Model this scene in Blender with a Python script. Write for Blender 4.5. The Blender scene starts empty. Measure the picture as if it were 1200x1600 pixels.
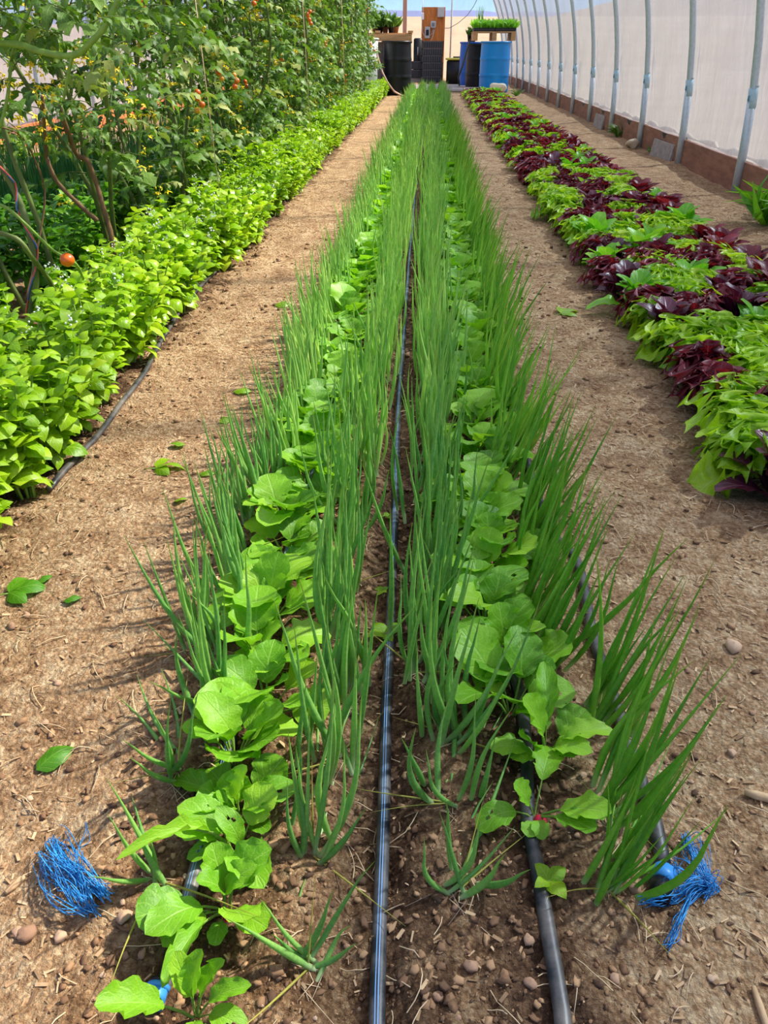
import bpy, math, random
import numpy as np
from mathutils import Vector, Matrix
C = bpy.context.scene.collection
scn = bpy.context.scene
rnd = random.Random(7)
U = rnd.uniform
def G(m, s): return rnd.gauss(m, s)

# ------------------------------------------------------------------ camera
CAM_H, FPX = 0.82, 1200.0
PITCH, YAW = math.radians(31.24), math.atan(72 * math.cos(math.radians(31.24)) / 1200)
cd = bpy.data.cameras.new('camera'); cam = bpy.data.objects.new('camera', cd); C.objects.link(cam)
cd.sensor_fit = 'VERTICAL'; cd.sensor_height = 32; cd.lens = 24; cd.clip_start = .02; cd.clip_end = 6000
cam.location = (0, 0, CAM_H); cam.rotation_euler = (math.pi / 2 - PITCH, 0, YAW)
scn.camera = cam

# ------------------------------------------------------------------ world, sun, exposure
SUN_AZ, SUN_EL = 62.0, 47.0       # degrees clockwise from +Y, elevation
world = bpy.data.worlds.new('world'); scn.world = world; world.use_nodes = True
wn = world.node_tree; wn.nodes.clear()
wo = wn.nodes.new('ShaderNodeOutputWorld'); wb = wn.nodes.new('ShaderNodeBackground'); sk = wn.nodes.new('ShaderNodeTexSky')
sk.sky_type = 'NISHITA'; sk.sun_disc = False; sk.sun_elevation = math.radians(SUN_EL); sk.sun_rotation = math.radians(SUN_AZ)
sk.dust_density = .15; sk.air_density = 1.0; sk.ozone_density = 2.5; sk.altitude = 1600
wb.inputs['Strength'].default_value = 0.14
vm = wn.nodes.new('ShaderNodeVectorMath'); vm.operation = 'MULTIPLY'; vm.inputs[1].default_value = (.66, .84, 1.08); wn.links.new(sk.outputs[0], vm.inputs[0]); wn.links.new(vm.outputs[0], wb.inputs[0]); wn.links.new(wb.outputs[0], wo.inputs[0])
sd = bpy.data.lights.new('sun', 'SUN'); sd.energy = 10.8; sd.angle = math.radians(2.2); sd.color = (1, .94, .82)
sun = bpy.data.objects.new('sun', sd); C.objects.link(sun); sun.location = (8, 3, 10)
az, el = math.radians(SUN_AZ), math.radians(SUN_EL)
sdir = Vector((math.sin(az) * math.cos(el), math.cos(az) * math.cos(el), math.sin(el)))
sun.rotation_euler = sdir.to_track_quat('Z', 'Y').to_euler()
scn.view_settings.view_transform = 'Standard'; scn.view_settings.look = 'None'
scn.view_settings.gamma = 1; scn.view_settings.use_curve_mapping = False
scn.view_settings.exposure = 0.26
scn.cycles.max_bounces = 8; scn.cycles.transparent_max_bounces = 16
scn.cycles.diffuse_bounces = 4; scn.cycles.transmission_bounces = 6
scn.cycles.sample_clamp_indirect = 6; scn.cycles.use_denoising = True

# ------------------------------------------------------------------ pixel helpers (places read off the photograph, turned to world points)
Rr = Vector((math.cos(YAW), math.sin(YAW), 0))
Ff = Vector((-math.sin(YAW) * math.cos(PITCH), math.cos(YAW) * math.cos(PITCH), -math.sin(PITCH)))
Uu = Vector((-math.sin(YAW) * math.sin(PITCH), math.cos(YAW) * math.sin(PITCH), math.cos(PITCH)))
def ray(x, y): return Ff * FPX + Rr * (x - 600) + Uu * (800 - y)
def pix(x, y, h=0.0):
    r = ray(x, y); t = (h - CAM_H) / r.z
    return Vector((r.x * t, r.y * t, h))
def pixd(x, y, d):
    r = ray(x, y); t = d / r.y
    return Vector((r.x * t, d, CAM_H + r.z * t))

# ------------------------------------------------------------------ numpy value noise
_rs = np.random.RandomState(5); _T = _rs.rand(256, 256)
def vnoise(x, y):
    xi = np.floor(x).astype(int); yi = np.floor(y).astype(int); fx = x - xi; fy = y - yi
    fx = fx * fx * (3 - 2 * fx); fy = fy * fy * (3 - 2 * fy)
    a = _T[xi & 255, yi & 255]; b = _T[(xi + 1) & 255, yi & 255]; c = _T[xi & 255, (yi + 1) & 255]; d = _T[(xi + 1) & 255, (yi + 1) & 255]
    return (a * (1 - fx) + b * fx) * (1 - fy) + (c * (1 - fx) + d * fx) * fy - .5
def smooth(a, b, x): t = np.clip((x - a) / (b - a), 0, 1); return t * t * (3 - 2 * t)
def ground_h(x, y):
    x = np.asarray(x, float); y = np.asarray(y, float)
    z = .030 * vnoise(x * 2.1 + 3, y * 1.6) + .014 * vnoise(x * 8 + 9, y * 7 + 2)
    rough = .45 + 1.0 * smooth(.42, .28, np.abs(x + .055)) + .8 * smooth(.16, .06, np.abs(x + .86))
    z += rough * (.010 * vnoise(x * 28, y * 27 + 5) + .0085 * vnoise(x * 58 + 1, y * 55) + .007 * np.abs(vnoise(x * 105, y * 100)))
    z += .018 * smooth(.40, .26, np.abs(x + .055))                    # the bed lies a little proud
    z -= .020 * smooth(.055, .02, np.abs(x + .045 - .0)) * 1.0           # furrow of the middle hose
    z -= .014 * smooth(.06, .02, np.abs(x + .205)) * smooth(1.6, .9, y)
    return z
def gz(x, y): return float(ground_h(x, y))
def gp(px, py, dz=0):
    p = pix(px, py)
    for _ in range(3):
        h = gz(p.x, p.y); p = pix(px, py, h)
    return Vector((p.x, p.y, gz(p.x, p.y) + dz))

# ------------------------------------------------------------------ materials
def nmat(name):
    m = bpy.data.materials.new(name); m.use_nodes = True; nt = m.node_tree; nt.nodes.clear()
    return m, nt, nt.nodes.new('ShaderNodeOutputMaterial')
def N(nt, t, **k):
    n = nt.nodes.new(t)
    for a, b in k.items():
        if a in n.inputs.keys() if hasattr(n.inputs, 'keys') else False: n.inputs[a].default_value = b
        else: setattr(n, a, b)
    return n
def srgb(r, g, b):
    f = lambda c: (c / 255 / 12.92) if c / 255 <= .04045 else ((c / 255 + .055) / 1.055) ** 2.4
    return (f(r), f(g), f(b), 1)
def ramp(nt, stops, src=None):
    r = nt.nodes.new('ShaderNodeValToRGB'); e = r.color_ramp.elements
    while len(e) < len(stops): e.new(.5)
    for i, (p, c) in enumerate(stops): e[i].position = p; e[i].color = c
    if src is not None: nt.links.new(src, r.inputs[0])
    return r
def noise(nt, scale, detail=4, rough=.55, vec=None, dist=0):
    n = nt.nodes.new('ShaderNodeTexNoise'); n.inputs['Scale'].default_value = scale; n.inputs['Detail'].default_value = detail
    n.inputs['Roughness'].default_value = rough; n.inputs['Distortion'].default_value = dist
    if vec is not None: nt.links.new(vec, n.inputs['Vector'])
    return n
def coord(nt, out='Object', scale=None):
    t = nt.nodes.new('ShaderNodeTexCoord'); o = t.outputs[out]
    if scale:
        mp = nt.nodes.new('ShaderNodeMapping'); mp.inputs['Scale'].default_value = scale; nt.links.new(o, mp.inputs[0]); o = mp.outputs[0]
    return o
def math_(nt, op, a, b=None, c=None):
    n = nt.nodes.new('ShaderNodeMath'); n.operation = op
    for i, v in enumerate((a, b, c)):
        if v is None: continue
        if isinstance(v, (int, float)): n.inputs[i].default_value = v
        else: nt.links.new(v, n.inputs[i])
    return n.outputs[0]
def mixc(nt, fac, a, b, blend='MIX'):
    n = nt.nodes.new('ShaderNodeMix'); n.data_type = 'RGBA'; n.blend_type = blend
    for sock, v in ((n.inputs[0], fac), (n.inputs[6], a), (n.inputs[7], b)):
        if isinstance(v, (int, float)): sock.default_value = v
        elif isinstance(v, tuple): sock.default_value = v
        else: nt.links.new(v, sock)
    return n.outputs[2]
def bump(nt, h, strength=.4, dist=.005):
    b = nt.nodes.new('ShaderNodeBump'); b.inputs['Strength'].default_value = strength; b.inputs['Distance'].default_value = dist
    nt.links.new(h, b.inputs['Height']); return b.outputs[0]
def simple(name, col, rough=.6, metal=0, var=.15, nscale=30, bstr=.15, bdist=.002, spec=.4, scale=None):
    m, nt, out = nmat(name); p = nt.nodes.new('ShaderNodeBsdfPrincipled')
    n = noise(nt, nscale, 5, .6, coord(nt, 'Object', scale))
    lo = tuple(c * (1 - var) for c in col[:3]) + (1,); hi = tuple(min(1, c * (1 + var)) for c in col[:3]) + (1,)
    r = ramp(nt, [(.3, lo), (.7, hi)], n.outputs[0]); nt.links.new(r.outputs[0], p.inputs['Base Color'])
    p.inputs['Roughness'].default_value = rough; p.inputs['Metallic'].default_value = metal; p.inputs['Specular IOR Level'].default_value = spec
    if bstr: nt.links.new(bump(nt, n.outputs[0], bstr, bdist), p.inputs['Normal'])
    nt.links.new(p.outputs[0], out.inputs[0]); return m
def leafmat(name, dark, mid, light, trans=.35, rough=.42, rib=None, veins=True, spot=None, tip=None, base=None, vscale=9.0, tcol=None):
    """leaf: colour varies per leaf ('rnd') and per plant, midrib and side veins from the leaf's own UV"""
    m, nt, out = nmat(name)
    uv = nt.nodes.new('ShaderNodeUVMap'); sep = nt.nodes.new('ShaderNodeSeparateXYZ'); nt.links.new(uv.outputs[0], sep.inputs[0])
    at = nt.nodes.new('ShaderNodeAttribute'); at.attribute_name = 'rnd'; oi = nt.nodes.new('ShaderNodeObjectInfo')
    nz = noise(nt, 38, 3, .5, coord(nt))
    v = math_(nt, 'ADD', math_(nt, 'MULTIPLY', at.outputs['Fac'], .5), math_(nt, 'MULTIPLY', oi.outputs['Random'], .28))
    v = math_(nt, 'ADD', v, math_(nt, 'MULTIPLY', math_(nt, 'SUBTRACT', nz.outputs[0], .5), .5))
    v = math_(nt, 'ADD', v, .1)
    col = ramp(nt, [(.05, dark), (.5, mid), (.95, light)], v).outputs[0]
    au = math_(nt, 'ABSOLUTE', sep.outputs[0])
    hgt = None
    if veins:
        w = math_(nt, 'SINE', math_(nt, 'MULTIPLY', math_(nt, 'SUBTRACT', sep.outputs[1], math_(nt, 'MULTIPLY', au, .28)), vscale * 6.283))
        vl = math_(nt, 'SMOOTH_MIN', math_(nt, 'POWER', math_(nt, 'MAXIMUM', w, 0), 6), 1, .1)
        mr = math_(nt, 'SUBTRACT', 1, math_(nt, 'MINIMUM', math_(nt, 'MULTIPLY', au, 14), 1))
        vm = math_(nt, 'MAXIMUM', math_(nt, 'MULTIPLY', vl, .4), mr)
        ribc = rib or light
        col = mixc(nt, math_(nt, 'MULTIPLY', vm, .55), col, ribc)
        hgt = math_(nt, 'ADD', math_(nt, 'MULTIPLY', vm, -1), nz.outputs[0])
    if tip: col = mixc(nt, math_(nt, 'MULTIPLY', ramp(nt, [(.8, (0, 0, 0, 1)), (1, (1, 1, 1, 1))], sep.outputs[1]).outputs[0], .7), col, tip)
    if base: col = mixc(nt, ramp(nt, [(.0, (1, 1, 1, 1)), (.16, (0, 0, 0, 1))], sep.outputs[1]).outputs[0], col, base)
    if spot:
        sp = noise(nt, 14, 2, .5, coord(nt)); col = mixc(nt, ramp(nt, [(.66, (0, 0, 0, 1)), (.72, (1, 1, 1, 1))], sp.outputs[0]).outputs[0], col, spot)
    p = nt.nodes.new('ShaderNodeBsdfPrincipled'); nt.links.new(col, p.inputs['Base Color']); p.inputs['Roughness'].default_value = rough
    p.inputs['Specular IOR Level'].default_value = .45
    if hgt is not None: nt.links.new(bump(nt, hgt, .5, .0012), p.inputs['Normal'])
    t = nt.nodes.new('ShaderNodeBsdfTranslucent'); nt.links.new(mixc(nt, 1.0, col, tcol or (1.25, 1.25, .55, 1), 'MULTIPLY'), t.inputs[0])
    mx = nt.nodes.new('ShaderNodeMixShader'); mx.inputs[0].default_value = trans
    nt.links.new(p.outputs[0], mx.inputs[1]); nt.links.new(t.outputs[0], mx.inputs[2]); nt.links.new(mx.outputs[0], out.inputs[0])
    return m

M = {}
M['radish'] = leafmat('radish_leaf', srgb(84, 146, 26), srgb(128, 188, 38), srgb(172, 216, 62), .38, .45, rib=srgb(176, 218, 100), vscale=7)
M['scallion'] = leafmat('scallion_leaf', srgb(108, 170, 84), srgb(168, 214, 108), srgb(220, 240, 140), .34, .30, veins=False, tip=srgb(150, 168, 66), base=srgb(206, 222, 170), tcol=(1.1, 1.2, .6, 1))
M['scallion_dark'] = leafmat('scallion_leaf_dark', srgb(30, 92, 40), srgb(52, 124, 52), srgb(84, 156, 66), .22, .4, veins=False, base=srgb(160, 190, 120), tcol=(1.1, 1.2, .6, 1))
M['scallion_lime'] = leafmat('scallion_leaf_lime', srgb(96, 164, 44), srgb(146, 204, 62), srgb(204, 232, 100), .34, .38, veins=False, tip=srgb(170, 180, 60), base=srgb(206, 222, 160))
M['straw_leaf'] = leafmat('withered_leaf', srgb(150, 150, 60), srgb(190, 180, 84), srgb(214, 190, 110), .2, .6, veins=False)
M['basil'] = leafmat('basil_leaf', srgb(100, 154, 12), srgb(148, 194, 22), srgb(204, 228, 60), .34, .27, rib=srgb(214, 232, 100), spot=srgb(176, 190, 70), vscale=5)
M['basil_dark'] = leafmat('basil_leaf_green', srgb(60, 124, 20), srgb(96, 160, 28), srgb(140, 190, 46), .34, .34, rib=srgb(150, 196, 80), vscale=5)
M['tomato'] = leafmat('tomato_leaf', srgb(46, 84, 24), srgb(82, 124, 36), srgb(126, 160, 62), .32, .5, rib=srgb(150, 186, 94), vscale=5)
M['tomato_pale'] = leafmat('tomato_leaf_withering', srgb(100, 130, 60), srgb(142, 164, 84), srgb(182, 188, 108), .3, .6, vscale=5)
M['lettuce_green'] = leafmat('green_lettuce_leaf', srgb(104, 166, 16), srgb(168, 212, 32), srgb(214, 236, 70), .42, .38, rib=srgb(206, 230, 130), vscale=6)
M['lettuce_mid'] = leafmat('romaine_leaf', srgb(80, 160, 30), srgb(122, 194, 42), srgb(170, 220, 70), .4, .36, rib=srgb(200, 226, 130), vscale=6)
M['lettuce_red'] = leafmat('red_lettuce_leaf', srgb(70, 16, 28), srgb(112, 30, 46), srgb(162, 62, 74), .34, .38, rib=srgb(168, 84, 90), vscale=6, tcol=(1.5, .75, .5, 1))
M['lettuce_purple'] = leafmat('purple_lettuce_leaf', srgb(56, 18, 34), srgb(88, 34, 54), srgb(138, 74, 98), .24, .30, rib=srgb(170, 110, 130), vscale=6, tcol=(1.4, .7, .7, 1))
M['stem_green'] = simple('green_stem', srgb(122, 158, 62), .5, var=.25, nscale=40)
M['stem_tomato'] = simple('tomato_stem', srgb(94, 110, 50), .55, var=.3, nscale=22)
M['stem_brown'] = simple('woody_stem', srgb(112, 84, 52), .75, var=.35, nscale=45)
M['tomato_fruit'] = simple('tomato_skin', srgb(222, 104, 22), .28, var=.12, nscale=14, bstr=0, spec=.6)
M['tomato_green'] = simple('unripe_tomato_skin', srgb(214, 150, 40), .28, var=.2, nscale=14, bstr=0, spec=.6)
M['flower_yellow'] = simple('yellow_petal', srgb(252, 216, 22), .6, var=.1, bstr=0)
M['flower_white'] = simple('white_petal', srgb(236, 240, 226), .6, var=.06, bstr=0)
M['radish_root'] = simple('radish_skin', srgb(196, 28, 62), .3, var=.2, nscale=40, bstr=.05)
M['twine_blue'] = simple('blue_twine', srgb(52, 146, 232), .35, var=.6, nscale=60, bstr=0)
M['string_red'] = simple('red_string', srgb(206, 92, 70), .6, var=.3, nscale=60, bstr=0)
M['string_blue'] = simple('blue_string', srgb(50, 120, 190), .6, var=.3, nscale=60, bstr=0)
M['galv'] = simple('galvanised_steel', srgb(196, 206, 208), .45, .35, .10, 60, .1, .001)
M['wood_orange'] = simple('plywood', srgb(188, 112, 46), .62, 0, .35, 7, .2, .002, scale=(6, 6, .7))
M['wood'] = simple('pale_timber', srgb(196, 148, 96), .7, 0, .25, 9, .3, .002, scale=(.6, 5, 5))
M['wood_pink'] = simple('weathered_post_timber', srgb(182, 140, 118), .7, 0, .2, 9, .2, .002, scale=(5, 5, .5))
M['base_red'] = simple('reddish_baseboard_timber', srgb(150, 104, 80), .78, 0, .3, 6, .45, .004, scale=(4, 1, 4))
M['base_orange'] = simple('orange_baseboard_timber', srgb(214, 128, 76), .75, 0, .25, 6, .4, .004, scale=(4, 1, 4))
M['base_cap'] = simple('baseboard_cap', srgb(196, 172, 140), .7, 0, .25, 14, .3, .004)
M['black_plastic'] = simple('black_plastic', srgb(20, 21, 24), .4, 0, .3, 12, .08, .002, spec=.35)
M['crate_rim'] = simple('crate_rim_plastic', srgb(84, 86, 90), .4, 0, .2, 20, .05)
M['black_rough'] = simple('black_crate_plastic', srgb(40, 41, 44), .5, 0, .3, 20, .1, .002)
M['grey_plastic'] = simple('grey_box', srgb(178, 178, 176), .45, 0, .08, 20, 0)
M['white_plastic'] = simple('white_plastic', srgb(226, 228, 230), .45, 0, .08, 8, 0)
M['blue_barrel'] = simple('blue_barrel_plastic', srgb(6, 140, 216), .34, 0, .08, 5, .04, .002, spec=.5)
M['blue_barrel_dark'] = simple('deep_blue_barrel_plastic', srgb(20, 92, 178), .4, 0, .1, 5, .04, .002)
M['yellow_lid'] = simple('yellow_rim', srgb(196, 188, 74), .5, 0, .1, 10, 0)
M['blue_fitting'] = simple('blue_fitting', srgb(58, 140, 208), .4, 0, .1, 20, 0)
M['soil_dark'] = simple('potting_soil', srgb(64, 46, 34), .95, 0, .4, 60, .5, .004)
M['terracotta'] = simple('brown_pot', srgb(140, 92, 66), .7, 0, .2, 20, .1)
M['hose_pink'] = simple('pinkish_hose', srgb(190, 150, 132), .5, 0, .1, 20, 0)
M['hose_dark'] = simple('dark_hose', srgb(66, 72, 66), .5, 0, .2, 20, 0)
M['cable'] = simple('grey_cable', srgb(204, 202, 190), .5, 0, .05, 20, 0)
M['cable_dark'] = simple('dark_cable', srgb(120, 122, 128), .5, 0, .05, 20, 0)
M['board_grey'] = simple('weathered_floor_board', srgb(158, 146, 138), .85, 0, .28, 5, .3, .004, scale=(.5, 5, 5))
M['bag_cream'] = simple('cream_cloth', srgb(232, 220, 186), .8, 0, .12, 12, .3, .01)
M['root'] = simple('dry_root', srgb(214, 186, 146), .8, 0, .2, 40, 0)
M['sticker'] = simple('pale_blue_tape', srgb(176, 204, 212), .5, 0, .12, 40, 0)
M['sticker_mark'] = simple('blue_tape_mark', srgb(70, 150, 180), .5, 0, .2, 60, 0)

def stone_mat(name, cols, sc=26):
    m, nt, out = nmat(name); p = nt.nodes.new('ShaderNodeBsdfPrincipled'); n = noise(nt, sc, 6, .65, coord(nt))
    oi = nt.nodes.new('ShaderNodeObjectInfo'); at = nt.nodes.new('ShaderNodeAttribute'); at.attribute_name = 'rnd'
    v = math_(nt, 'ADD', math_(nt, 'MULTIPLY', n.outputs[0], .5), math_(nt, 'MULTIPLY', math_(nt, 'FRACT', math_(nt, 'ADD', oi.outputs['Random'], at.outputs['Fac'])), .5))
    nt.links.new(ramp(nt, [(.2, cols[0]), (.5, cols[1]), (.8, cols[2])], v).outputs[0], p.inputs['Base Color']); p.inputs['Roughness'].default_value = .85
    nt.links.new(bump(nt, n.outputs[0], .5, .002), p.inputs['Normal']); nt.links.new(p.outputs[0], out.inputs[0]); return m
M['pebble'] = stone_mat('pebble_stone', [srgb(140, 104, 80), srgb(190, 150, 118), srgb(214, 184, 152)])
M['clod'] = stone_mat('soil_clod', [srgb(78, 54, 36), srgb(130, 96, 66), srgb(182, 144, 104)])
M['chip'] = stone_mat('wood_chip', [srgb(112, 84, 58), srgb(170, 136, 98), srgb(212, 180, 138)], 60)
M['rock_cream'] = stone_mat('cream_rock', [srgb(180, 160, 130), srgb(214, 196, 164), srgb(230, 216, 190)])

def hose_mat(nm='drip_hose', line_=.9, dst=.75, dcol=srgb(140, 134, 128)):
    m, nt, out = nmat(nm); p = nt.nodes.new('ShaderNodeBsdfPrincipled')
    uv = nt.nodes.new('ShaderNodeUVMap'); s = nt.nodes.new('ShaderNodeSeparateXYZ'); nt.links.new(uv.outputs[0], s.inputs[0])
    def line(c, w): return math_(nt, 'LESS_THAN', math_(nt, 'ABSOLUTE', math_(nt, 'SUBTRACT', s.outputs[0], c)), w)
    l = math_(nt, 'MAXIMUM', line(.24, .010), line(.30, .010))
    n = noise(nt, 28, 5, .7, coord(nt)); n2 = noise(nt, 7, 3, .5, coord(nt))
    dust = ramp(nt, [(.42, (0, 0, 0, 1)), (.70, (1, 1, 1, 1))], math_(nt, 'MULTIPLY', math_(nt, 'ADD', n.outputs[0], n2.outputs[0]), .5)).outputs[0]
    c = mixc(nt, math_(nt, 'MULTIPLY', dust, dst), srgb(30, 34, 40), dcol)
    c = mixc(nt, math_(nt, 'MULTIPLY', l, line_), c, srgb(130, 182, 232))
    nt.links.new(c, p.inputs['Base Color']); p.inputs['Roughness'].default_value = .42
    nt.links.new(bump(nt, n.outputs[0], .3, .001), p.inputs['Normal']); nt.links.new(p.outputs[0], out.inputs[0]); return m
M['hose'] = hose_mat(); M['hose_dusty'] = hose_mat('dusty_hose', .0, .85, srgb(128, 120, 110))

def soil_mat():
    m, nt, out = nmat('sandy_soil'); p = nt.nodes.new('ShaderNodeBsdfPrincipled')
    g = nt.nodes.new('ShaderNodeNewGeometry'); s = nt.nodes.new('ShaderNodeSeparateXYZ'); nt.links.new(g.outputs['Position'], s.inputs[0])
    P = g.outputs['Position']
    big = noise(nt, 1.3, 4, .6, P); mid = noise(nt, 11, 6, .65, P); fine = noise(nt, 95, 6, .72, P); fl = noise(nt, 260, 4, .7, P)
    mp = nt.nodes.new('ShaderNodeMapping'); mp.inputs['Scale'].default_value = (60, 150, 60); mp.inputs['Rotation'].default_value = (0, 0, .5); nt.links.new(P, mp.inputs[0])
    fib = noise(nt, 1, 5, .7, mp.outputs[0], .8)
    v = math_(nt, 'ADD', math_(nt, 'MULTIPLY', mid.outputs[0], .35), math_(nt, 'ADD', math_(nt, 'MULTIPLY', fine.outputs[0], .40), math_(nt, 'MULTIPLY', fib.outputs[0], .25)))
    vo = nt.nodes.new('ShaderNodeTexVoronoi'); vo.inputs['Scale'].default_value = 150; vo.inputs['Randomness'].default_value = 1
    vo2 = nt.nodes.new('ShaderNodeTexVoronoi'); vo2.inputs['Scale'].default_value = 62
    wp = nt.nodes.new('ShaderNodeVectorMath'); wp.operation = 'MULTIPLY_ADD'; wp.inputs[1].default_value = (.012, .012, .012); nt.links.new(fine.outputs['Color'], wp.inputs[0]); nt.links.new(P, wp.inputs[2])
    for q in (vo, vo2): nt.links.new(wp.outputs[0], q.inputs['Vector'])
    sc1 = nt.nodes.new('ShaderNodeSeparateColor'); nt.links.new(vo.outputs['Color'], sc1.inputs[0]); sc2 = nt.nodes.new('ShaderNodeSeparateColor'); nt.links.new(vo2.outputs['Color'], sc2.inputs[0])
    grain = math_(nt, 'ADD', math_(nt, 'MULTIPLY', math_(nt, 'SUBTRACT', sc1.outputs[0], .5), .085), math_(nt, 'MULTIPLY', math_(nt, 'SUBTRACT', sc2.outputs[0], .5), .06))
    v = math_(nt, 'ADD', math_(nt, 'ADD', v, grain), .026)
    path = ramp(nt, [(.36, srgb(92, 66, 44)), (.45, srgb(168, 130, 92)), (.53, srgb(202, 164, 122)), (.62, srgb(238, 208, 164))], v).outputs[0]
    bed = ramp(nt, [(.36, srgb(54, 36, 24)), (.45, srgb(116, 82, 54)), (.53, srgb(168, 128, 90)), (.62, srgb(218, 180, 134))], v).outputs[0]
    wet = ramp(nt, [(.38, srgb(36, 24, 17)), (.50, srgb(72, 49, 35)), (.64, srgb(122, 88, 62))], v).outputs[0]
    wob = math_(nt, 'MULTIPLY', math_(nt, 'SUBTRACT', mid.outputs[0], .5), .22)
    def band(c, hw, soft):
        d = math_(nt, 'ABSOLUTE', math_(nt, 'ADD', math_(nt, 'SUBTRACT', s.outputs[0], c), wob))
        n = nt.nodes.new('ShaderNodeMapRange'); n.interpolation_type = 'SMOOTHSTEP'; n.inputs['From Min'].default_value = hw + soft; n.inputs['From Max'].default_value = hw - soft
        nt.links.new(d, n.inputs[0]); return n.outputs[0]
    bm = math_(nt, 'MINIMUM', math_(nt, 'ADD', band(-.055, .29, .07), math_(nt, 'ADD', band(-1.15, .34, .06), band(1.1, .34, .05))), 1)
    c = mixc(nt, math_(nt, 'MULTIPLY', bm, .8), path, bed)
    wm = math_(nt, 'MINIMUM', math_(nt, 'ADD', band(-.005, .045, .03), math_(nt, 'ADD', band(-.225, .05, .035), math_(nt, 'ADD', band(.14, .06, .04), band(-.86, .04, .03)))), 1)
    wm = math_(nt, 'MULTIPLY', wm, math_(nt, 'ADD', .25, math_(nt, 'MULTIPLY', big.outputs[0], 1.1)))
    c = mixc(nt, math_(nt, 'MINIMUM', wm, .9), c, wet)
    c = mixc(nt, ramp(nt, [(.40, (.0, .0, .0, 1)), (.62, (.22, .22, .22, 1))], big.outputs[0]).outputs[0], c, srgb(128, 96, 76))
    nt.links.new(c, p.inputs['Base Color']); p.inputs['Roughness'].default_value = .92; p.inputs['Specular IOR Level'].default_value = .15
    crumb = math_(nt, 'ADD', math_(nt, 'MULTIPLY', vo.outputs['Distance'], -.55), math_(nt, 'MULTIPLY', vo2.outputs['Distance'], -.8))
    h = math_(nt, 'ADD', math_(nt, 'ADD', fine.outputs[0], crumb), math_(nt, 'ADD', math_(nt, 'MULTIPLY', fl.outputs[0], .5), math_(nt, 'MULTIPLY', fib.outputs[0], .5)))
    nt.links.new(bump(nt, h, 1.0, .011), p.inputs['Normal']); nt.links.new(p.outputs[0], out.inputs[0]); return m
M['soil'] = soil_mat()
M['desert'] = simple('desert_sand', srgb(178, 152, 122), .95, 0, .12, .4, 0)
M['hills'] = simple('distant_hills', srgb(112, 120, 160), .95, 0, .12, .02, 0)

def film_mat(name, clear, alb=.85, tint=(.93, .93, .95, 1)):
    m, nt, out = nmat(name)
    P = coord(nt); n1 = noise(nt, 1.1, 4, .6, P); n3 = noise(nt, .55, 2, .5, P); mp = coord(nt, 'Object', (1, 5, .55)); n2 = noise(nt, 3.2, 5, .62, mp, .6)
    tr = nt.nodes.new('ShaderNodeBsdfTransparent'); tr.inputs[0].default_value = tint
    tl = nt.nodes.new('ShaderNodeBsdfTranslucent'); tl.inputs[0].default_value = (alb, alb * 1.0, alb * 1.13, 1)
    df = nt.nodes.new('ShaderNodeBsdfDiffuse'); df.inputs[0].default_value = (alb, alb, alb * 1.04, 1)
    gl = nt.nodes.new('ShaderNodeBsdfGlossy'); gl.inputs['Roughness'].default_value = .28
    h = math_(nt, 'ADD', n1.outputs[0], math_(nt, 'MULTIPLY', n2.outputs[0], .8))
    nb = bump(nt, h, .8, .06)
    for b in (tl, df, gl): nt.links.new(nb, b.inputs['Normal'])
    a = nt.nodes.new('ShaderNodeMixShader'); a.inputs[0].default_value = .28; nt.links.new(tl.outputs[0], a.inputs[1]); nt.links.new(df.outputs[0], a.inputs[2])
    fr = nt.nodes.new('ShaderNodeFresnel'); fr.inputs['IOR'].default_value = 1.35
    b = nt.nodes.new('ShaderNodeMixShader'); nt.links.new(math_(nt, 'MULTIPLY', fr.outputs[0], .5), b.inputs[0]); nt.links.new(a.outputs[0], b.inputs[1]); nt.links.new(gl.outputs[0], b.inputs[2])
    c = nt.nodes.new('ShaderNodeMixShader')
    r = ramp(nt, [(.38, (clear + .09,) * 3 + (1,)), (.62, (clear - .09,) * 3 + (1,))], math_(nt, 'ADD', math_(nt, 'MULTIPLY', n2.outputs[0], .5), math_(nt, 'MULTIPLY', n3.outputs[0], .5)))
    nt.links.new(r.outputs[0], c.inputs[0]); nt.links.new(b.outputs[0], c.inputs[1]); nt.links.new(tr.outputs[0], c.inputs[2])
    nt.links.new(c.outputs[0], out.inputs[0]); return m
M['film'] = film_mat('greenhouse_film', .60)
M['film_wall'] = film_mat('dimmed_side_film', .25, .20, (.66, .80, 1.0, 1))  # clarity and albedo cut, tint blued: sunlit wall's glare toned down in the colour
M['film_left'] = film_mat('brightened_side_film', .42, .62, (.86, .90, 1.0, 1))  # lighter copy of the side film, brightness of the left wall put into albedo
M['film_end'] = film_mat('clear_end_film', .84, .15)

# ------------------------------------------------------------------ mesh kit: (V, quads, UV, mat index, rnd) arrays
class MD:
    def __init__(s, V, F, UV=None, mi=0, r=0.0):
        s.V = np.asarray(V, float).reshape(-1, 3); s.F = np.asarray(F, int).reshape(-1, 4)
        s.UV = np.zeros((len(s.V), 2)) if UV is None else np.asarray(UV, float)
        s.MI = np.full(len(s.F), mi) if np.isscalar(mi) else mi
        s.R = np.full(len(s.V), float(r)) if np.isscalar(r) else r
    def tf(s, m, r=None):
        A = np.array(m); o = MD(s.V @ A[:3, :3].T + A[:3, 3], s.F, s.UV, s.MI, s.R if r is None else np.full(len(s.V), float(r))); return o
def join(L):
    off = 0; V, F, UVs, MI, R = [], [], [], [], []
    for d in L:
        V.append(d.V); F.append(d.F + off); UVs.append(d.UV); MI.append(d.MI); R.append(d.R); off += len(d.V)
    return MD(np.concatenate(V), np.concatenate(F), np.concatenate(UVs), np.concatenate(MI), np.concatenate(R))
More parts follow.
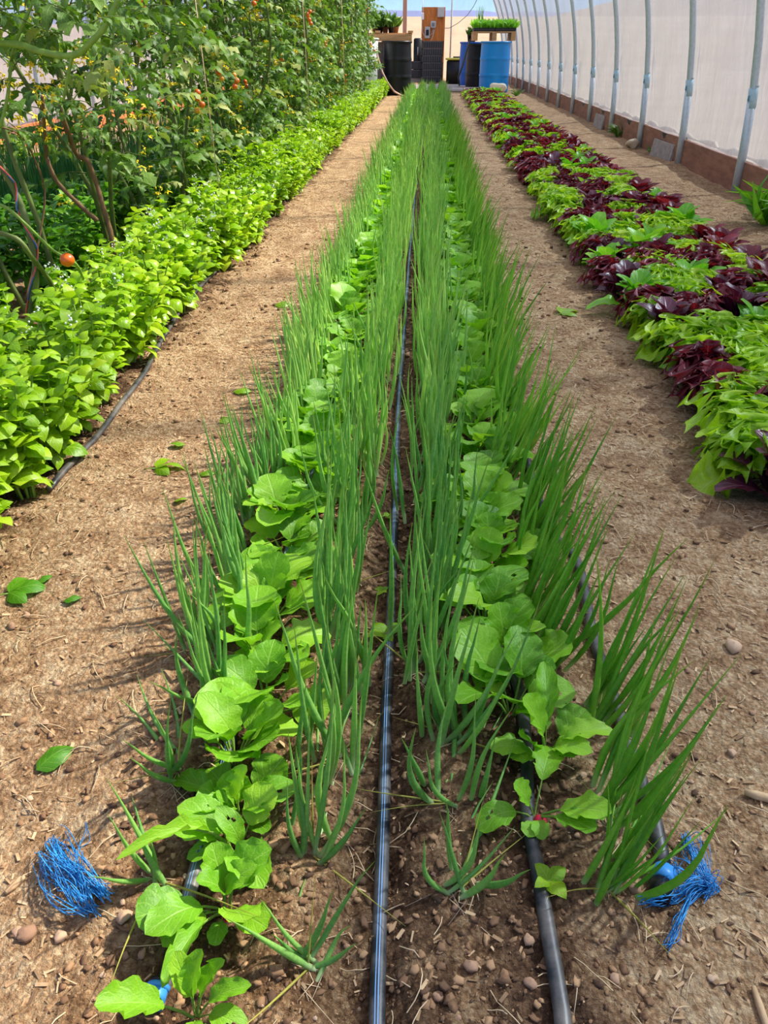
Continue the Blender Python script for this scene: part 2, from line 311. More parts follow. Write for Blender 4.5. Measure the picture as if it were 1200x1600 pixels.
def mesh(name, d, mats, smoothed=True):
    me = bpy.data.meshes.new(name); nv, nf = len(d.V), len(d.F)
    me.vertices.add(nv); me.vertices.foreach_set('co', d.V.astype(np.float32).ravel())
    me.loops.add(nf * 4); me.loops.foreach_set('vertex_index', d.F.astype(np.int32).ravel())
    me.polygons.add(nf); me.polygons.foreach_set('loop_start', np.arange(0, nf * 4, 4, dtype=np.int32))
    me.polygons.foreach_set('material_index', d.MI.astype(np.int32)); me.polygons.foreach_set('use_smooth', np.full(nf, smoothed))
    uv = me.uv_layers.new(name='UVMap'); uv.data.foreach_set('uv', d.UV[d.F.ravel()].astype(np.float32).ravel())
    a = me.attributes.new('rnd', 'FLOAT', 'POINT'); a.data.foreach_set('value', d.R.astype(np.float32))
    for m in (mats if isinstance(mats, (list, tuple)) else [mats]): me.materials.append(M[m] if isinstance(m, str) else m)
    me.update(); me.validate(); return me
def link(name, me, parent=None, mw=None):
    o = bpy.data.objects.new(name, me); C.objects.link(o)
    if parent is not None: o.parent = parent
    if mw is not None: o.matrix_local = mw
    return o
def tag(o, label=None, cat=None, group=None, kind=None):
    for k, v in (('label', label), ('category', cat), ('group', group), ('kind', kind)):
        if v: o[k] = v
    return o
def empty(name, loc, rz=0, label=None, cat=None, group=None):
    o = bpy.data.objects.new(name, None); C.objects.link(o); o.location = loc; o.rotation_euler = (0, 0, rz); o.empty_display_size = .05
    return tag(o, label, cat, group)
def obj(name, d, mats, parent=None, mw=None, sm=True): return link(name, mesh(name, d, mats, sm), parent, mw)
def tube(P, R, n=6, mi=0, closed_ends=True, flat=1.0, v0=0.0, v1=1.0):
    P = [Vector(p) for p in P]; k = len(P); R = [R] * k if isinstance(R, (int, float)) else list(R)
    if closed_ends: P = [P[0]] + P + [P[-1]]; R = [R[0] * .02] + R + [R[-1] * .02]; k += 2
    V, UV = [], []; X = None
    for i in range(k):
        a, b = P[max(i - 1, 0)], P[min(i + 1, k - 1)]; t = (b - a)
        if t.length < 1e-9: t = Vector((0, 0, 1))
        t.normalize()
        if X is None: X = t.orthogonal().normalized() if abs(t.z) > .7 else t.cross(Vector((0, 0, 1))).normalized()
        else:
            X = (X - t * X.dot(t));
            X = X.normalized() if X.length > 1e-6 else t.orthogonal().normalized()
        Y = X.cross(t)
        if flat != 1.0 and Y.z < 0: Y = -Y
        for j in range(n):
            an = 2 * math.pi * j / n; p = P[i] + X * (R[i] * math.cos(an)) + Y * (R[i] * flat * math.sin(an)); V.append(p[:]); UV.append((j / n, v0 + (v1 - v0) * i / (k - 1)))
    F = [(i * n + j, i * n + (j + 1) % n, (i + 1) * n + (j + 1) % n, (i + 1) * n + j) for i in range(k - 1) for j in range(n)]
    return MD(V, F, UV, mi)
def lathe(prof, n=24, mi=0, sx=1, sy=1):
    V = [(r * sx * math.cos(2 * math.pi * j / n), r * sy * math.sin(2 * math.pi * j / n), z) for r, z in prof for j in range(n)]
    F = [(i * n + j, i * n + (j + 1) % n, (i + 1) * n + (j + 1) % n, (i + 1) * n + j) for i in range(len(prof) - 1) for j in range(n)]
    return MD(V, F, None, mi)
def sphere(r, n=10, m=8, sz=1, mi=0):
    return lathe([(max(r * math.sin(math.pi * i / m), r * .01), -r * sz * math.cos(math.pi * i / m)) for i in range(m + 1)], n, mi)
def box(c, s, mi=0, bev=0.0, rz=0):
    x, y, z = s[0] / 2, s[1] / 2, s[2] / 2
    b = min(bev, x, y, z)
    if b <= 0: prof = [(1, -z), (1, z)]
    rings = [(-z, 2 * b if b else 0), (-z + b, 0), (z - b, 0), (z, 2 * b if b else 0)] if b else [(-z, 0), (z, 0)]
    V, F = [], []
    def ring(zz, ins):
        ix, iy = x - ins / 2, y - ins / 2
        return [(-ix, -iy, zz), (ix, -iy, zz), (ix, iy, zz), (-ix, iy, zz)]
    for zz, ins in rings: V += ring(zz, ins)
    k = len(rings)
    for i in range(k - 1):
        for j in range(4): F.append((i * 4 + j, i * 4 + (j + 1) % 4, i * 4 + 4 + (j + 1) % 4, i * 4 + 4 + j))
    F.append((3, 2, 1, 0)); F.append(((k - 1) * 4, (k - 1) * 4 + 1, (k - 1) * 4 + 2, (k - 1) * 4 + 3))
    d = MD(V, F, None, mi); return d.tf(Matrix.Translation(c) @ Matrix.Rotation(rz, 4, 'Z'))
def frame_mat(P, d, up, s=(1, 1, 1)):
    """leaf frame: +Y along d, +Z close to up"""
    y = Vector(d).normalized(); x = y.cross(Vector(up))
    x = x.normalized() if x.length > 1e-5 else y.orthogonal().normalized()
    z = x.cross(y); m = Matrix(((x.x * s[0], y.x * s[1], z.x * s[2], P[0]), (x.y * s[0], y.y * s[1], z.y * s[2], P[1]), (x.z * s[0], y.z * s[1], z.z * s[2], P[2]), (0, 0, 0, 1)))
    return m
def blade(outline, nl, nw, arch=.15, cup=.2, ruf=0., rf=3., lobe=0., lf=6., seed=0, y0=0., droop=0., twist=0., pet=0, petr=.012, mi=0, pmi=0, hole=False, rnd_end=False):
    """leaf blade from y0 to 1 along +Y (unit length); arch lifts the middle, cup raises the sides, ruf ruffles the rim"""
    r = random.Random(seed); ph = [r.uniform(0, 6.28) for _ in range(6)]
    cz = lambda t: arch * 4 * t * (1 - t) - droop * max(0, t - .5) ** 2 * 4
    V, UV = [], []
    for i in range(nl + 1):
        u = i / nl; u = u * .35 + .65 * (1 - math.cos(math.pi * u)) / 2 if rnd_end else u; t = y0 + (1 - y0) * u; w = outline(u)
        for j in range(-nw, nw + 1):
            s = j / nw; e = abs(s)
            sg = 0 if s > 0 else 3
            ww = w * (1 + lobe * math.sin(lf * 6.283 * u + ph[sg]) * (e ** 1.5))
            rr = ruf * e ** 2 * (math.sin(rf * 6.283 * u + ph[sg + 1]) + .5 * math.sin(rf * 13.1 * u + ph[sg + 2])) * (w / .3)
            dy = lobe * .15 * w * e * math.cos(lf * 6.283 * u + ph[sg]) * (1 if 0 < i < nl else 0)
            tw = twist * u * s * w
            V.append((s * ww * (1 - .25 * cup * e), t + dy, cz(t) + cup * w * e ** 1.7 + rr + tw)); UV.append((s, t))
    c = 2 * nw + 1
    F = [(i * c + j, i * c + j + 1, (i + 1) * c + j + 1, (i + 1) * c + j) for i in range(nl) for j in range(c - 1)]
    if hole:
        k = r.sample(range(len(F) // 3, len(F) - c), hole); F = [f for i, f in enumerate(F) if i not in k]
    L = [MD(V, F, UV, mi)]
    if pet: L.append(tube([(0, t, cz(t) - petr * .5) for t in np.linspace(0, y0 + .25 * (1 - y0), 4)], [petr, petr, petr * .9, petr * .5], 4, pmi, False))
    return join(L)
def relief(d, r):
    d.R[:] = r; return d

# ---- outlines (half width as a fraction of the length)
def ov(a, wmax, pw=1.0): return lambda u: wmax * (max(math.sin(math.pi * u ** a), 0) ** pw) + .004
rad_out = lambda u: .31 * max(0, 1 - abs(2 * min(1, u) ** 1.2 - 1) ** 2.3) ** .5 * (.7 + .3 * min(1, u / .5)) + .003
bas_out = ov(.8, .33, .75)
oak_out = lambda u: .05 + .29 * max(0, math.sin(math.pi * min(1, u * .96) ** 2.0)) ** .5
rom_out = lambda u: .05 + .26 * max(0, math.sin(math.pi * min(1, .03 + u * .93) ** 1.3)) ** .8
tom_out = ov(.75, .215, .8)

def variants(fn, n): return [fn(i) for i in range(n)]
radish_leaf = variants(lambda i: blade(rad_out, 14, 4, arch=.10 + .04 * (i % 3), cup=.16 + .1 * (i % 2), ruf=.034, rf=2.2 + i % 2, lobe=.055, lf=8, seed=i, y0=.42, rnd_end=True, droop=.10 * (i % 3), pet=1, petr=.018, pmi=1, hole=(2 if i in (2, 5) else 0)), 7)
radish_lo = variants(lambda i: blade(rad_out, 6, 2, arch=.12, cup=.2, ruf=.05, rf=2, lobe=.03, lf=3, seed=i, y0=.40, rnd_end=True, droop=.1, pet=0), 4)
basil_leaf = variants(lambda i: blade(bas_out, 7, 2, arch=.07, cup=-.32 + .2 * (i % 3), ruf=.03, rf=1.5, lobe=.02, lf=4, seed=20 + i, droop=.18 + .12 * (i % 2)), 5)
basil_lo = variants(lambda i: blade(bas_out, 3, 1, arch=.04, cup=.22, seed=i, droop=.2), 3)
oak_leaf = variants(lambda i: blade(oak_out, 22, 5, arch=.05, cup=.35, rnd_end=True, ruf=.26, rf=5.0, lobe=.30, lf=5.0, seed=40 + i, droop=.22), 6)
oak_lo = variants(lambda i: blade(oak_out, 11, 2, arch=.08, cup=.3, ruf=.26, rf=3.6, lobe=.40, lf=5.0, seed=40 + i, droop=.22), 4)
rom_leaf = variants(lambda i: blade(rom_out, 12, 3, arch=.08, cup=.25, ruf=.04, rf=2, lobe=.04, lf=4, seed=60 + i, droop=.2), 4)
def sc_leaf(i, seg=8, sides=6, thick=1.0):
    r = random.Random(80 + i); b = r.uniform(.02, .13); b2 = r.uniform(-.05, .05); P, R = [], []
    for k in range(seg + 1):
        t = k / seg; P.append((b2 * math.sin(3.1 * t), t, -b * 4 * t * (1 - t) * .5 + b * 2.0 * max(0, t - .75) ** 1.5 * -1.2))
        R.append((.0095 + .0045 * math.sin(math.pi * min(1, t * 1.3))) * thick * (1 - max(0, t - .25) / .75) ** .75 + .0008)
    d = tube(P, R, sides, 0, False); d.UV[:, 0] = d.UV[:, 0] * 2 - 1; return d
scal_leaf = variants(lambda i: sc_leaf(i), 8); scal_lo = variants(lambda i: sc_leaf(i, 4, 3, 1.1), 6)

def merge(lay, r=None): return join([m.tf(mw, U(0, 1)) for m, mw, *_ in lay])

# =================================================================== STRUCTURE
def put(o): return tag(o, kind='structure')
# floor: one displaced sheet, fine near the camera
ys = [0.0]; s = .0085
ys = [-1.2, -.8, -.4, -.1, .1, .2]
while ys[-1] < 26.5: ys.append(ys[-1] + max(.0090, .0085 * ys[-1]))
ys = np.array(ys); xs = np.concatenate([np.arange(-4.3, -1.3, .04), np.arange(-1.3, 1.35, .0075), np.arange(1.35, 2.5, .025)])
XX, YY = np.meshgrid(xs, ys); ZZ = ground_h(XX, YY); nx, ny = len(xs), len(ys)
idx = np.arange(nx * ny).reshape(ny, nx)
F = np.stack([idx[:-1, :-1], idx[:-1, 1:], idx[1:, 1:], idx[1:, :-1]], -1).reshape(-1, 4)
put(obj('floor', MD(np.stack([XX, YY, ZZ], -1).reshape(-1, 3), F), 'soil'))
# desert outside
put(obj('ground', MD([(-900, -300, -.09), (900, -300, -.09), (900, 1800, -.09), (-900, 1800, -.09)], [(0, 1, 2, 3)]), 'desert'))
# a low sandy rise beyond the end wall and hills far behind it
bx = np.linspace(-90, 90, 91); V, F = [], []
prof = [(44, -.2), (52, .9), (60, 2.05), (68, 2.5), (90, 2.4), (130, -.2)]
for k, (yy, zz) in enumerate(prof):
    for x in bx: V.append((x, yy + 2 * math.sin(x * .1), zz + (.22 * math.sin(x * .055 + 2.0) + .012 * x if zz > 0 else 0)))
n = len(bx); F = [(k * n + i, k * n + i + 1, (k + 1) * n + i + 1, (k + 1) * n + i) for k in range(len(prof) - 1) for i in range(n - 1)]
put(obj('dune', MD(V, F), 'desert'))
V, F = [], []; ry = np.linspace(-60, 1000, 213); pr2 = [(14, -.2), (24, 1.4), (40, 6), (60, 13), (90, 19), (130, 20), (200, -.3)]  # slope added to cover the bright sky strip behind the right film wall
for k, (xx, zz) in enumerate(pr2):
    for y in ry: V.append((xx + 1.5 * math.sin(y * .13), y, zz + (.02 * zz * math.sin(y * .07 + xx) if zz > 0 else 0)))
n = len(ry); F = [(k * n + i, (k + 1) * n + i, (k + 1) * n + i + 1, k * n + i + 1) for k in range(len(pr2) - 1) for i in range(n - 1)]
put(obj('dune', MD(V, F), 'desert'))
hx = np.linspace(-1500, 1500, 201); hz = 42 + 5 * vnoise(hx * .008, hx * 0 + 3) + 2 * vnoise(hx * .03, hx * 0)
V = [(x, 1200, -.2) for x in hx] + [(x, 1300, z) for x, z in zip(hx, hz)] + [(x, 1450, -.2) for x in hx]; n = len(hx)
put(obj('hills', MD(V, [(k * n + i, k * n + i + 1, (k + 1) * n + i + 1, (k + 1) * n + i) for k in range(2) for i in range(n - 1)]), 'hills'))

# tunnel profile
XC, HW, RH, END = -.87, 2.89, 3.3, 25.2
def prof_pt(a, off=0.0):
    c, s = math.cos(a), math.sin(a); e = 2 / 2.3
    return (XC + (HW + off) * math.copysign(abs(c) ** e, c), (RH + off) * abs(s) ** e)
hoopy = [5.5 + 1.36 * k for k in range(-5, 15)]
def film(name, a0, a1, mat='film', na=26):
    yy = np.concatenate([np.arange(-1.3, 4, .17), np.arange(4, 16, .035), np.arange(16, END + .01, .08)]) if 'wall' in name else np.arange(-1.3, END + .01, .17); V = []
    for y in yy:
        sag = .020 * math.sin(math.pi * (((y - 5.5) / 1.36) % 1)) ** 2
        for i in range(na + 1):
            a = a0 + (a1 - a0) * i / na; dy = (y - 5.5) % 1.36; dy = min(dy, 1.36 - dy); x, z = prof_pt(a, .04 - sag + (.011 * math.sin(11 * dy / (abs(prof_pt(a)[1] - .62) * .55 + .10)) * math.exp(-dy / .22) if 'wall' in name and prof_pt(a)[1] < .9 else 0) + .006 * math.sin(y * 9 + i * 1.7) * math.sin(i * .9)); V.append((x, y, z))
    c = na + 1; F = [(k * c + i, k * c + i + 1, (k + 1) * c + i + 1, (k + 1) * c + i) for k in range(len(yy) - 1) for i in range(na)]
    return put(obj(name, MD(V, F), mat))
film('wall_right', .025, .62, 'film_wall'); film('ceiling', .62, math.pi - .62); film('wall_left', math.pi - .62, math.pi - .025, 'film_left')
pts = [prof_pt(a, .02) for a in np.linspace(.001, math.pi - .001, 49)]
V = [(XC, END, 1.0)]; V = [(x, END, z) for x, z in pts] + [(x, END, 0) for x, z in pts]; n = len(pts)
put(obj('wall_back', MD(V, [(i, i + 1, n + i + 1, n + i) for i in range(n - 1)]), 'film_end'))

# hoops (things: each pipe arch with its sleeve, bolt and tape)
ordw = ['nearest', 'second', 'third', 'fourth', 'fifth', 'sixth', 'seventh', 'eighth', 'ninth', 'tenth', 'eleventh', 'twelfth', 'thirteenth', 'fourteenth', 'fifteenth', 'sixteenth']
arch = [prof_pt(a) for a in np.linspace(.0, math.pi, 46)]
leg_h = .52
hoop_me = mesh('hoop_pipe', tube([(arch[0][0] + .008, 0, -.08)] + [(x, 0, z) for x, z in arch if z > .02] + [(arch[-1][0] - .008, 0, -.08)], .0235, 12), 'galv')
ax = [prof_pt(a) for a in np.linspace(.0, .6, 60)]
def prof_x(h): return min(ax, key=lambda p: abs(p[1] - h))[0]
def sleeve(h0, h1, r, mi=0): return tube([(prof_x(h0), 0, h0), (prof_x((h0 + h1) / 2), 0, (h0 + h1) / 2), (prof_x(h1), 0, h1)], r, 14)
sl_me = mesh('sleeve', sleeve(-.05, .56, .0275), 'galv'); tp_me = mesh('tape_band', sleeve(.49, .60, .0290), 'sticker')
mk_me = mesh('tape_mark', box((prof_x(.545) - .030, -.012, .545), (.004, .016, .03), 0, .001), 'sticker_mark')
bolt_me = mesh('bolt', lathe([(.001, -.008), (.007, -.008), (.007, .008), (.001, .008)], 6).tf(Matrix.Translation((prof_x(.62) + .01, -.034, .61)) @ Matrix.Rotation(math.pi / 2, 4, 'X')), 'galv')
for k, y in enumerate(hoopy):
    vis = k - 5
    lab = ('galvanised steel hoop of the tunnel, %s one seen along the right wall' % ordw[vis]) if 0 <= vis < 12 else ('galvanised hoop beside the barrels, far along the right wall' if vis >= 12 else 'galvanised steel hoop behind the nearest one along the right wall')
    if vis < -2: continue
    t = empty('tunnel_hoop', (0, y, 0), 0, lab, 'hoop', 'steel hoops of the tunnel')
    for nm, me in (('pipe', hoop_me), ('sleeve', sl_me), ('tape_band', tp_me), ('bolt', bolt_me)): link(nm, me, t)
    if vis >= 0: mk = link('tape_mark', mk_me, t)
# baseboards built of planks, with cap rails
def baseboard(nm, X, side, mat):
    root = put(bpy.data.objects.new(nm, None)); C.objects.link(root)
    y = -1.3; k = 0
    while y < END:
        L = min(2.72, END - y); mex = box((0, L / 2, 0), (.038, L - .012, .20), 0, .003)
        link('plank', mesh('plank', mex, mat, False), root, Matrix.Translation((X + G(0, .003), y, .085 + G(0, .004)))); y += L; k += 1
    d = join([box((X + side * .034, (END - 1.3) / 2, .175), (.05, END + 1.3, .022), 0, .004)])
    obj('cap_rail', d, 'base_cap', root, None, False)
    # crumpled film edge lying in the channel
    P = [(X + side * .05 + .012 * math.sin(y * 7), y, .195 + .010 * math.sin(y * 11) + .006 * math.sin(y * 29)) for y in np.arange(-1.2, END, .12)]
    obj('film_roll', tube(P, [.016 + .006 * math.sin(i * 1.3) for i in range(len(P))], 6), 'base_cap', root)
baseboard('baseboard_right', 2.055, 1, 'base_red'); baseboard('baseboard_left', -3.80, -1, 'base_orange')

# =================================================================== ROW POSITIONS
def rowx(px, py): p = pix(px, py); return p.x
XA, XB, XCn, XD = -.305, -.135, .030, .195
XR1, XR2 = -.228, .128

# ---------------------------------------------------------------- hoses
def hose(pts_px, label, r=.0083, ext=None, dz=.006, flat=.8, mat='hose'):
    P = []
    ctrl = [gp(x, y) for x, y in pts_px]
    if ext: ctrl += [Vector((x, y, 0)) for x, y in ext]
    out = []
    for i in range(len(ctrl) - 1):
        a, b = ctrl[i], ctrl[i + 1]; n = max(2, int((b - a).length / .03)); n = min(n, 60)
        p0 = ctrl[max(i - 1, 0)]; p3 = ctrl[min(i + 2, len(ctrl) - 1)]
        for k in range(n):
            t = k / n; q = .5 * ((2 * a) + (b - p0) * t + (2 * p0 - 5 * a + 4 * b - p3) * t * t + (3 * a - p0 - 3 * b + p3) * t ** 3)
            q = a.lerp(b, t) * .35 + q * .65
            q.z = gz(q.x, q.y) + dz; out.append(q)
    z = [p.z for p in out]
    for i in range(len(out)): w = z[max(0, i - 3):i + 4]; out[i].z = sum(w) / len(w) * .6 + max(w) * .4
    return tag(obj('drip_hose', tube(out, r, 12, 0, True, flat), mat), label, 'hose', None)
hose([(588, 1680), (590, 1560), (594, 1430), (600, 1260), (604, 1100), (611, 950), (617, 800), (622, 650), (631, 520), (640, 400), (652, 262)], 'black drip hose with blue stripes along the middle of the scallion bed', ext=[(-.085, 6.5), (-.06, 10), (-.05, 17.2)])
hose([(885, 1680), (876, 1590), (858, 1480), (838, 1370), (824, 1290), (822, 1200), (812, 1090)], 'grey dusty drip hose running out from under the right radish row', r=.0088, mat='hose_dusty', ext=[(.12, 1.1), (.13, 3), (.135, 8), (.14, 17)])
hose([(1036, 1372), (1020, 1290), (985, 1180), (950, 1080), (922, 990), (900, 880)], 'dark drip hose beside the outer right scallion row ending at the blue tie', r=.0095, mat='hose_dusty', ext=[(.24, 1.5), (.24, 4), (.24, 10), (.24, 17)])
hose([(246, 1570), (272, 1500), (300, 1400), (330, 1290), (365, 1150), (395, 1010)], 'black drip hose under the left radish row joined to the blue coupling', r=.0085, ext=[(-.23, 1.5), (-.235, 4), (-.235, 10), (-.235, 17)])
hose([(78, 772), (100, 742), (148, 690), (190, 632), (222, 592)], 'black drip hose along the edge of the basil bed', r=.008, mat='hose_dusty', ext=[(-.87, 3), (-.88, 8), (-.88, 16)])

# ---------------------------------------------------------------- plants
words12 = ['first', 'second', 'third', 'fourth', 'fifth', 'sixth', 'seventh', 'eighth', 'ninth', 'tenth', 'eleventh', 'twelfth', 'thirteenth', 'fourteenth', 'fifteenth', 'sixteenth', 'seventeenth', 'eighteenth', 'nineteenth', 'twentieth']

# scallions
def reach(P, px, py, L):
    """tip over pixel (px,py) at distance L from P"""
    best = None
    for k in range(0, 60):
        h = P.z + .004 + L * k / 59; T = pix(px, py, h); e = abs((T - P).length - L)
        if best is None or e < best[0] - 1e-4: best = (e, T)
    return best[1]
def scallion_layout(n, lean, L, lo=False, spread=.13, rad=.019):
    S = scal_lo if lo else scal_leaf; lay = []
    for i in range(n):
        b = Vector((G(0, rad), G(0, rad * 1.15), -.004)); l = L * U(.55, 1.15)
        d = Vector((lean[0] + G(0, spread), lean[1] + G(0, spread), 1)).normalized()
        up = Vector((-d.x, -d.y, .35)) + Vector((G(0, .4), G(0, .4), 0)); w = .31 / max(l, .05) * U(.8, 1.25)
        if lo: w *= 1.25
        lay.append((rnd.choice(S), frame_mat(b, d, up, (l * w, l, l * w))))
    return lay
rows = {'A': (XA, (-.16, .16), 'outermost left', .215), 'B': (XB, (.04, .08), 'inner left', .245), 'C': (XCn, (.05, .06), 'inner right', .245), 'D': (XD, (.32, .14), 'outermost right', .255)}
near_px = {'A': [(245, 1376), (277, 1206), (335, 1100)], 'B': [(481, 1514), (490, 1338), (516, 1190), (545,1085)], 'C': [(718, 1390), (708, 1255), (706, 1150)], 'D': [(950, 1390), (945, 1270), (928, 1130)]}
tips = {('A', 0): [(168, 1216, .14), (172, 1268, .13), (144, 1364, .12), (205, 1240, .12), (232, 1310, .07), (212, 1290, .10)],
        ('A', 1): [(180, 1082, .17), (214, 1052, .19), (250, 1040, .2), (196, 1150, .14), (298, 1078, .16), (232, 1100, .16), (262, 1090, .17), (205, 1178, .12)],
        ('A', 2): [(222, 965, .21), (286, 955, .2), (300, 812, .31), (342, 930, .21), (318, 850, .28), (252, 1000, .16), (236, 1060, .15), (346, 1000, .14), (310, 905, .25), (288, 900, .24)],
        ('B', 0): [(577, 1346, .15), (480, 1360, .11), (356, 1432, .13), (412, 1404, .10), (551, 1470, .07), (430, 1458, .06), (512, 1392, .11), (540, 1448, .07)],
        ('B', 1): [(446, 1152, .18), (498, 1062, .26), (482, 1110, .22), (560, 1072, .25), (590, 1120, .22), (566, 1262, .11), (520, 1040, .27), (540, 1110, .22), (468, 1170, .17), (452, 1220, .13), (530, 1160, .18), (508, 1090, .24)],
        ('C', 0): [(806, 1150, .21), (702, 1252, .12), (822, 1350, .11), (674, 1308, .09), (772, 1215, .15), (802, 1290, .12), (690, 1270, .12), (742, 1280, .11), (780, 1330, .1)],
        ('C', 1): [(672, 1110, .15), (690, 1060, .2), (710, 1030, .22), (762, 1120, .14), (790, 1100, .18), (736, 1080, .19), (676, 1170, .1), (745, 1130, .14), (720, 1100, .16)],
        ('D', 0): [(1140, 1258, .2), (1098, 1180, .22), (1052, 1150, .23), (1025, 1110, .25), (1092, 1280, .16), (1060, 1225, .18), (952, 1215, .15), (1035, 1300, .13), (1005, 1180, .19), (980, 1160, .2), (1080, 1240, .19), (1012, 1235, .15), (1050, 1320, .12), (975, 1230, .14)]}
root_me = mesh('roots', join([tube([(0, 0, 0), (G(0, .012), G(-.005, .012), .0), (G(0, .03), G(-.015, .02), -.002)], [.0007, .0006, .0003], 4) for _ in range(7)]), 'root')
NEARS = 1.45; clumps = []
for key, (X, lean, rn, LL) in rows.items():
    lst = [gp(*p) for p in near_px[key]]; y = lst[-1].y + .115
    while y < 17.6:
        lst.append(Vector((X + G(0, .012), y, 0))); y += (.118 if y < 9.6 else .15) * U(.9, 1.1)
    for i, p in enumerate(lst): clumps.append((key, i, p, rn, lean, LL))
far_proto = {k: [mesh('scallion_clump', merge(scallion_layout(20, rows[k][1], rows[k][3], True)), 'scallion_lime' if k == 'D' else 'scallion') for _ in range(5)] for k in rows}
mid_proto = {k: [mesh('scallion_clump', merge(scallion_layout(21, rows[k][1], rows[k][3])), 'scallion_lime' if k == 'D' else 'scallion') for _ in range(5)] for k in rows}
leaf_me = {mt: [mesh('leaf', m, mt) for m in scal_leaf] for mt in ('scallion', 'scallion_lime', 'straw_leaf')}
rest = []
for key, i, p, rn, lean, LL in clumps:
    z = gz(p.x, p.y)
    if i < 20: lab = 'scallion clump, %s from the near end of the %s scallion row' % (words12[i], rn)
    elif p.y < 5: lab = 'scallion clump in the middle stretch of the %s scallion row' % rn
    else: lab = 'scallion clump in the far stretch of the %s scallion row' % rn
    if i == 0: lab = {'A': 'sparse little scallion clump beside the left blue twine, nearest of its row', 'B': 'lone short scallion clump with spreading leaves at the near end of the inner left row', 'C': 'small scallion clump just left of the grey hose, nearest of its row', 'D': 'large bright green scallion clump leaning over the right blue twine'}[key]
    grp = 'scallions of the %s row' % rn
    if p.y < NEARS:
        t = empty('scallion_clump', (p.x, p.y, z), 0, lab, 'scallions', grp)
        mt = 'scallion_lime' if key == 'D' else 'scallion'
        P = Vector((p.x, p.y, z))
        if (key, i) in tips:
            for tx, ty, L in tips[(key, i)]:
                b = Vector((G(0, .008), G(0, .008), -.004)); T = reach(P + b, tx, ty, L) - P; v = T - b
                w = .26 / L * U(.85, 1.2); up = Vector((-v.x, -v.y, v.length * 1.5)) if (key, i) != ('D', 0) else Vector((0, 0, 1))
                link('leaf', rnd.choice(leaf_me[mt]), t, frame_mat(b, v, up, (v.length * w * (.62 if key == 'D' else 1), v.length, v.length * w * (.62 if key == 'D' else 1))))
            if (key, i) in ((('A', 2)), ('D', 0), ('B', 1), ('C', 1)):
                for m_, mw in scallion_layout(9 if key == 'D' else 5, lean, LL * .8): link('leaf', leaf_me[mt][scal_leaf.index(m_)], t, mw)
        else:
            for m_, mw in scallion_layout(rnd.randint(14, 19), lean, LL): link('leaf', leaf_me[mt][scal_leaf.index(m_)], t, mw)
        for _ in range(2):
            l = U(.08, .16); d = Vector((G(0, 1), G(0, 1), U(.1, .6))); link('withered_leaf', rnd.choice(leaf_me['straw_leaf']), t, frame_mat((0, 0, 0), d, (0, 0, -1), (l * .7, l, l * .7)))
        link('roots', root_me, t)
    elif p.y < 9.2:
        o = link('scallion_clump', rnd.choice((mid_proto if p.y < 5 else far_proto)[key])); o.location = (p.x, p.y, z); s = U(.88, 1.12); o.scale = (s, s, s)
        o.rotation_euler = (0, 0, G(0, .25)); tag(o, lab, 'scallions', grp)
    else: rest.append((key, p, z))
protoMD = {k: [merge(scallion_layout(17, rows[k][1], rows[k][3], True)) for _ in range(4)] for k in rows}
o = obj('scallion_rows', join([rnd.choice(protoMD[k]).tf(Matrix.Translation((p.x, p.y, z)) @ Matrix.Rotation(G(0, .3), 4, 'Z') @ Matrix.Scale(U(.9, 1.1), 4), U(0, 1)) for k, p, z in rest]), 'scallion')
tag(o, 'far scallions where the four rows run up to the barrels', 'scallions', None, 'stuff')
# second scallion bed behind the tomatoes
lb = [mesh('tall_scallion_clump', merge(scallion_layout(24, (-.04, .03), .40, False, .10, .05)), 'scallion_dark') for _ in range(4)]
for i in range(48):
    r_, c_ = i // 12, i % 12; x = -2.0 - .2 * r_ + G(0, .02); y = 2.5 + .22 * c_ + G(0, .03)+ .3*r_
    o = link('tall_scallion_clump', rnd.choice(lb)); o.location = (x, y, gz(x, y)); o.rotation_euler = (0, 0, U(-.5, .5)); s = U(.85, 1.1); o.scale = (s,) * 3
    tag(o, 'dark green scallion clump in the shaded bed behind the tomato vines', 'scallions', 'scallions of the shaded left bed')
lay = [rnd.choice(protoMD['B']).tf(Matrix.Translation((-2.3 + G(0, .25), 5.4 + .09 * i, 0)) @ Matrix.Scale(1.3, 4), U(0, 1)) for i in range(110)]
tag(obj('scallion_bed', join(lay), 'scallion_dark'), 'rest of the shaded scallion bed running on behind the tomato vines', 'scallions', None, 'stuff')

# radishes
def radish_layout(lo=False, n=None):
    lay = []; n = n or rnd.randint(9, 12); a0 = U(0, 6.28); S = radish_lo if lo else radish_leaf
    for i in range(n):
        a = a0 + i * 2.4 + G(0, .2); e = math.radians(U(24, 60) + (i / n) * 20); L = U(.095, .14) * (1 - .3 * i / n)
        d = Vector((math.cos(a) * math.cos(e), math.sin(a) * math.cos(e), math.sin(e)))
        up = Vector((-math.cos(a) * .7, -math.sin(a) * .7, 1)) + Vector((G(0, .25), G(0, .25), 0)); w = U(.82, 1.08)
        lay.append((rnd.choice(S), frame_mat((math.cos(a) * .006, math.sin(a) * .006, .002), d, up, (L * w, L, L))))
    return lay
rl_me = [mesh('leaf', relief(m, i / 7), ['radish', 'stem_green']) for i, m in enumerate(radish_leaf)]
rr_me = mesh('radish', sphere(.0085, 12, 8, 1.15), 'radish_root')
r_mid = [mesh('radish_plant', merge(radish_layout()), ['radish', 'stem_green']) for _ in range(6)]
r_far = [mesh('radish_plant', merge(radish_layout(True, 8)), ['radish', 'stem_green']) for _ in range(5)]
